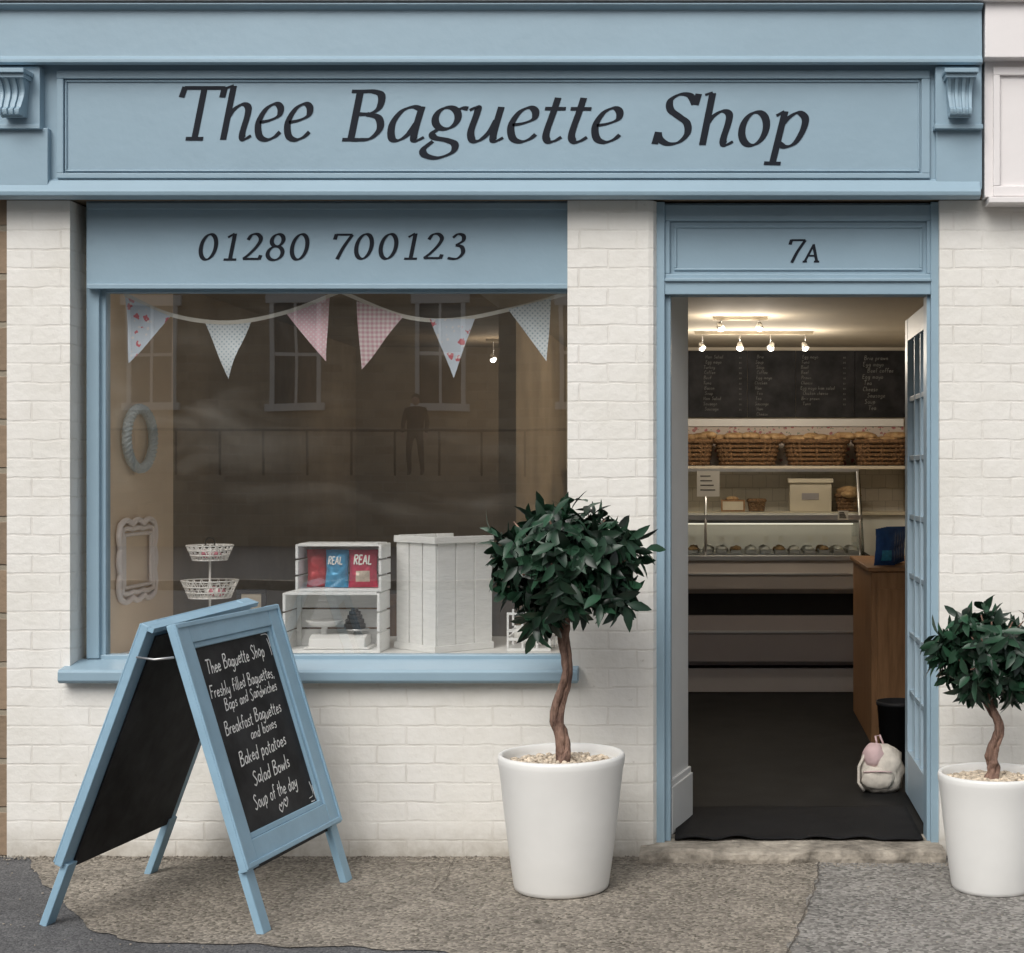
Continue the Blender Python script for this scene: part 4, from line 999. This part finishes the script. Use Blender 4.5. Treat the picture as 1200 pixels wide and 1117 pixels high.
for k in range(-11,9):
    xx=-6.9+k*3.5
    for zz,hh in ((3.2,2.4),(6.9,2.1)):
        g.box(xx-.55,xx+.55,yo-.1,yo+.02,zz,zz+hh,FAR)
        g.box(xx-.72,xx+.72,yo+.001,yo+.14,zz-.18,zz,WHITE); g.box(xx-.72,xx+.72,yo+.001,yo+.1,zz+hh,zz+hh+.25,WHITE)
        g.box(xx-.62,xx-.52,yo+.001,yo+.08,zz,zz+hh,WHITE); g.box(xx+.52,xx+.62,yo+.001,yo+.08,zz,zz+hh,WHITE)
        g.box(xx-.03,xx+.03,yo+.021,yo+.06,zz,zz+hh,WHITE); g.box(xx-.52,xx+.52,yo+.022,yo+.055,zz+hh/2-.04,zz+hh/2+.04,WHITE)
g.obj('building_windows',ob)
g=M(); g.prof([(-45,10),(-38,13.5),(-31.4,10)],-40,30,mat('slate',(.08,.08,.09),rough=.7)); g.obj('roof',ob)
g=M(); g.box(-40,30,-31.99,-26,0,1.45,STONE2); g.obj('terrace_bank')
g=M()
for k in range(30):
    xx=-14+k*.9; g.tube([(xx,-26.2,1.45),(xx,-26.2,2.4)],.025,DARK,n=6)
g.tube([(-14,-26.2,2.4),(12.1,-26.2,2.4)],.03,DARK,n=6); g.obj('railing')
pe=empty('pedestrian')
def skinfig(name,pts,edges,rad,mt,loc):
    me=bpy.data.meshes.new(name); me.from_pydata([Vector(p)+Vector(loc) for p in pts],edges,[]); me.materials.append(mt)
    o=bpy.data.objects.new(name,me); COL.objects.link(o)
    s_=o.modifiers.new('skin','SKIN'); sv=me.skin_vertices[0].data
    for i,r_ in enumerate(rad): sv[i].radius=(r_,r_*.85 if i else r_*.7)
    sv[0].use_root=True
    sd=o.modifiers.new('sub','SUBSURF'); sd.levels=2; sd.render_levels=2; o.parent=pe; return o
CLO=mat('dark_coat',(.02,.022,.03),rough=.9,var=.2); SK=mat('skin',(.5,.32,.24),rough=.6); 
pts=[(0,0,.95),(0,0,1.15),(0,0,1.4),(0,0,1.5),(-.19,0,1.42),(-.25,.03,1.15),(-.24,.12,.93),(.19,0,1.42),(.25,-.02,1.15),(.24,.06,.92),(-.1,0,.9),(-.12,.08,.5),(-.12,-.02,.08),(-.12,.14,.04),(.1,0,.9),(.12,-.02,.5),(.13,-.15,.1),(.13,.0,.04)]
ed=[(0,1),(1,2),(2,3),(2,4),(4,5),(5,6),(2,7),(7,8),(8,9),(0,10),(10,11),(11,12),(12,13),(0,14),(14,15),(15,16),(16,17)]
rd=[.17,.16,.16,.06,.075,.06,.045,.075,.06,.045,.10,.075,.05,.04,.10,.075,.05,.04]
LOC=(-(850-487)/300*((27.8+6.2)/6.2),-27.5,1.45)
skinfig('clothed_body',pts,ed,rd,CLO,LOC)
g=M(); g.blob((LOC[0],LOC[1],LOC[2]+1.63),(.085,.1,.12),SK,n=16,m=12); g.blob((LOC[0],LOC[1]+.105,LOC[2]+1.62),(.018,.02,.025),SK)
g.blob((LOC[0],LOC[1]-.02,LOC[2]+1.67),(.095,.105,.11),DARK,n=16,m=12)
for sx_ in(-.24,.24): 
    for k in range(5): g.blob((LOC[0]+sx_+(k-2)*.015,LOC[1]+.1,LOC[2]+.83-(.015 if 0<k<4 else -.03)),(.008,.01,.04),SK,n=6,m=5)
    g.blob((LOC[0]+sx_,LOC[1]+.1,LOC[2]+.88),(.035,.02,.05),SK)
g.obj('head_and_hands',pe)
# ================================================================ LIGHT
wd=bpy.data.worlds.new('World'); scene.world=wd; wd.use_nodes=True; nt=wd.node_tree
bg=nt.nodes['Background']; sky=nt.nodes.new('ShaderNodeTexSky'); sky.sky_type='NISHITA'; sky.sun_disc=False
SE,SR=math.radians(46),math.radians(200)
sky.sun_elevation=SE; sky.sun_rotation=SR; sky.dust_density=4; sky.air_density=1.0; sky.ozone_density=1
hs=nt.nodes.new('ShaderNodeHueSaturation'); hs.inputs['Saturation'].default_value=.3
nt.links.new(sky.outputs[0],hs.inputs['Color']); nt.links.new(hs.outputs[0],bg.inputs[0]); bg.inputs[1].default_value=.15
sl=bpy.data.lights.new('sun','SUN'); sl.energy=1.45; sl.angle=math.radians(40); sl.color=(1,.98,.94)
so=bpy.data.objects.new('sun',sl); COL.objects.link(so)
dirv=Vector((math.sin(SR)*math.cos(SE),math.cos(SR)*math.cos(SE),math.sin(SE)))
so.rotation_euler=dirv.to_track_quat('Z','Y').to_euler()
# ================================================================ CAMERA
cd=bpy.data.cameras.new('camera'); co=bpy.data.objects.new('camera',cd); COL.objects.link(co)
co.location=(0,-D,1.5); co.rotation_euler=(math.radians(90),0,0)
cd.sensor_width=36; cd.lens=300*D/1200*36; cd.shift_x=-250/1200; cd.shift_y=-3.5/1200; cd.clip_end=500; cd.clip_start=.05
scene.camera=co
scene.view_settings.view_transform='Standard'; scene.view_settings.look='None'; scene.view_settings.exposure=0
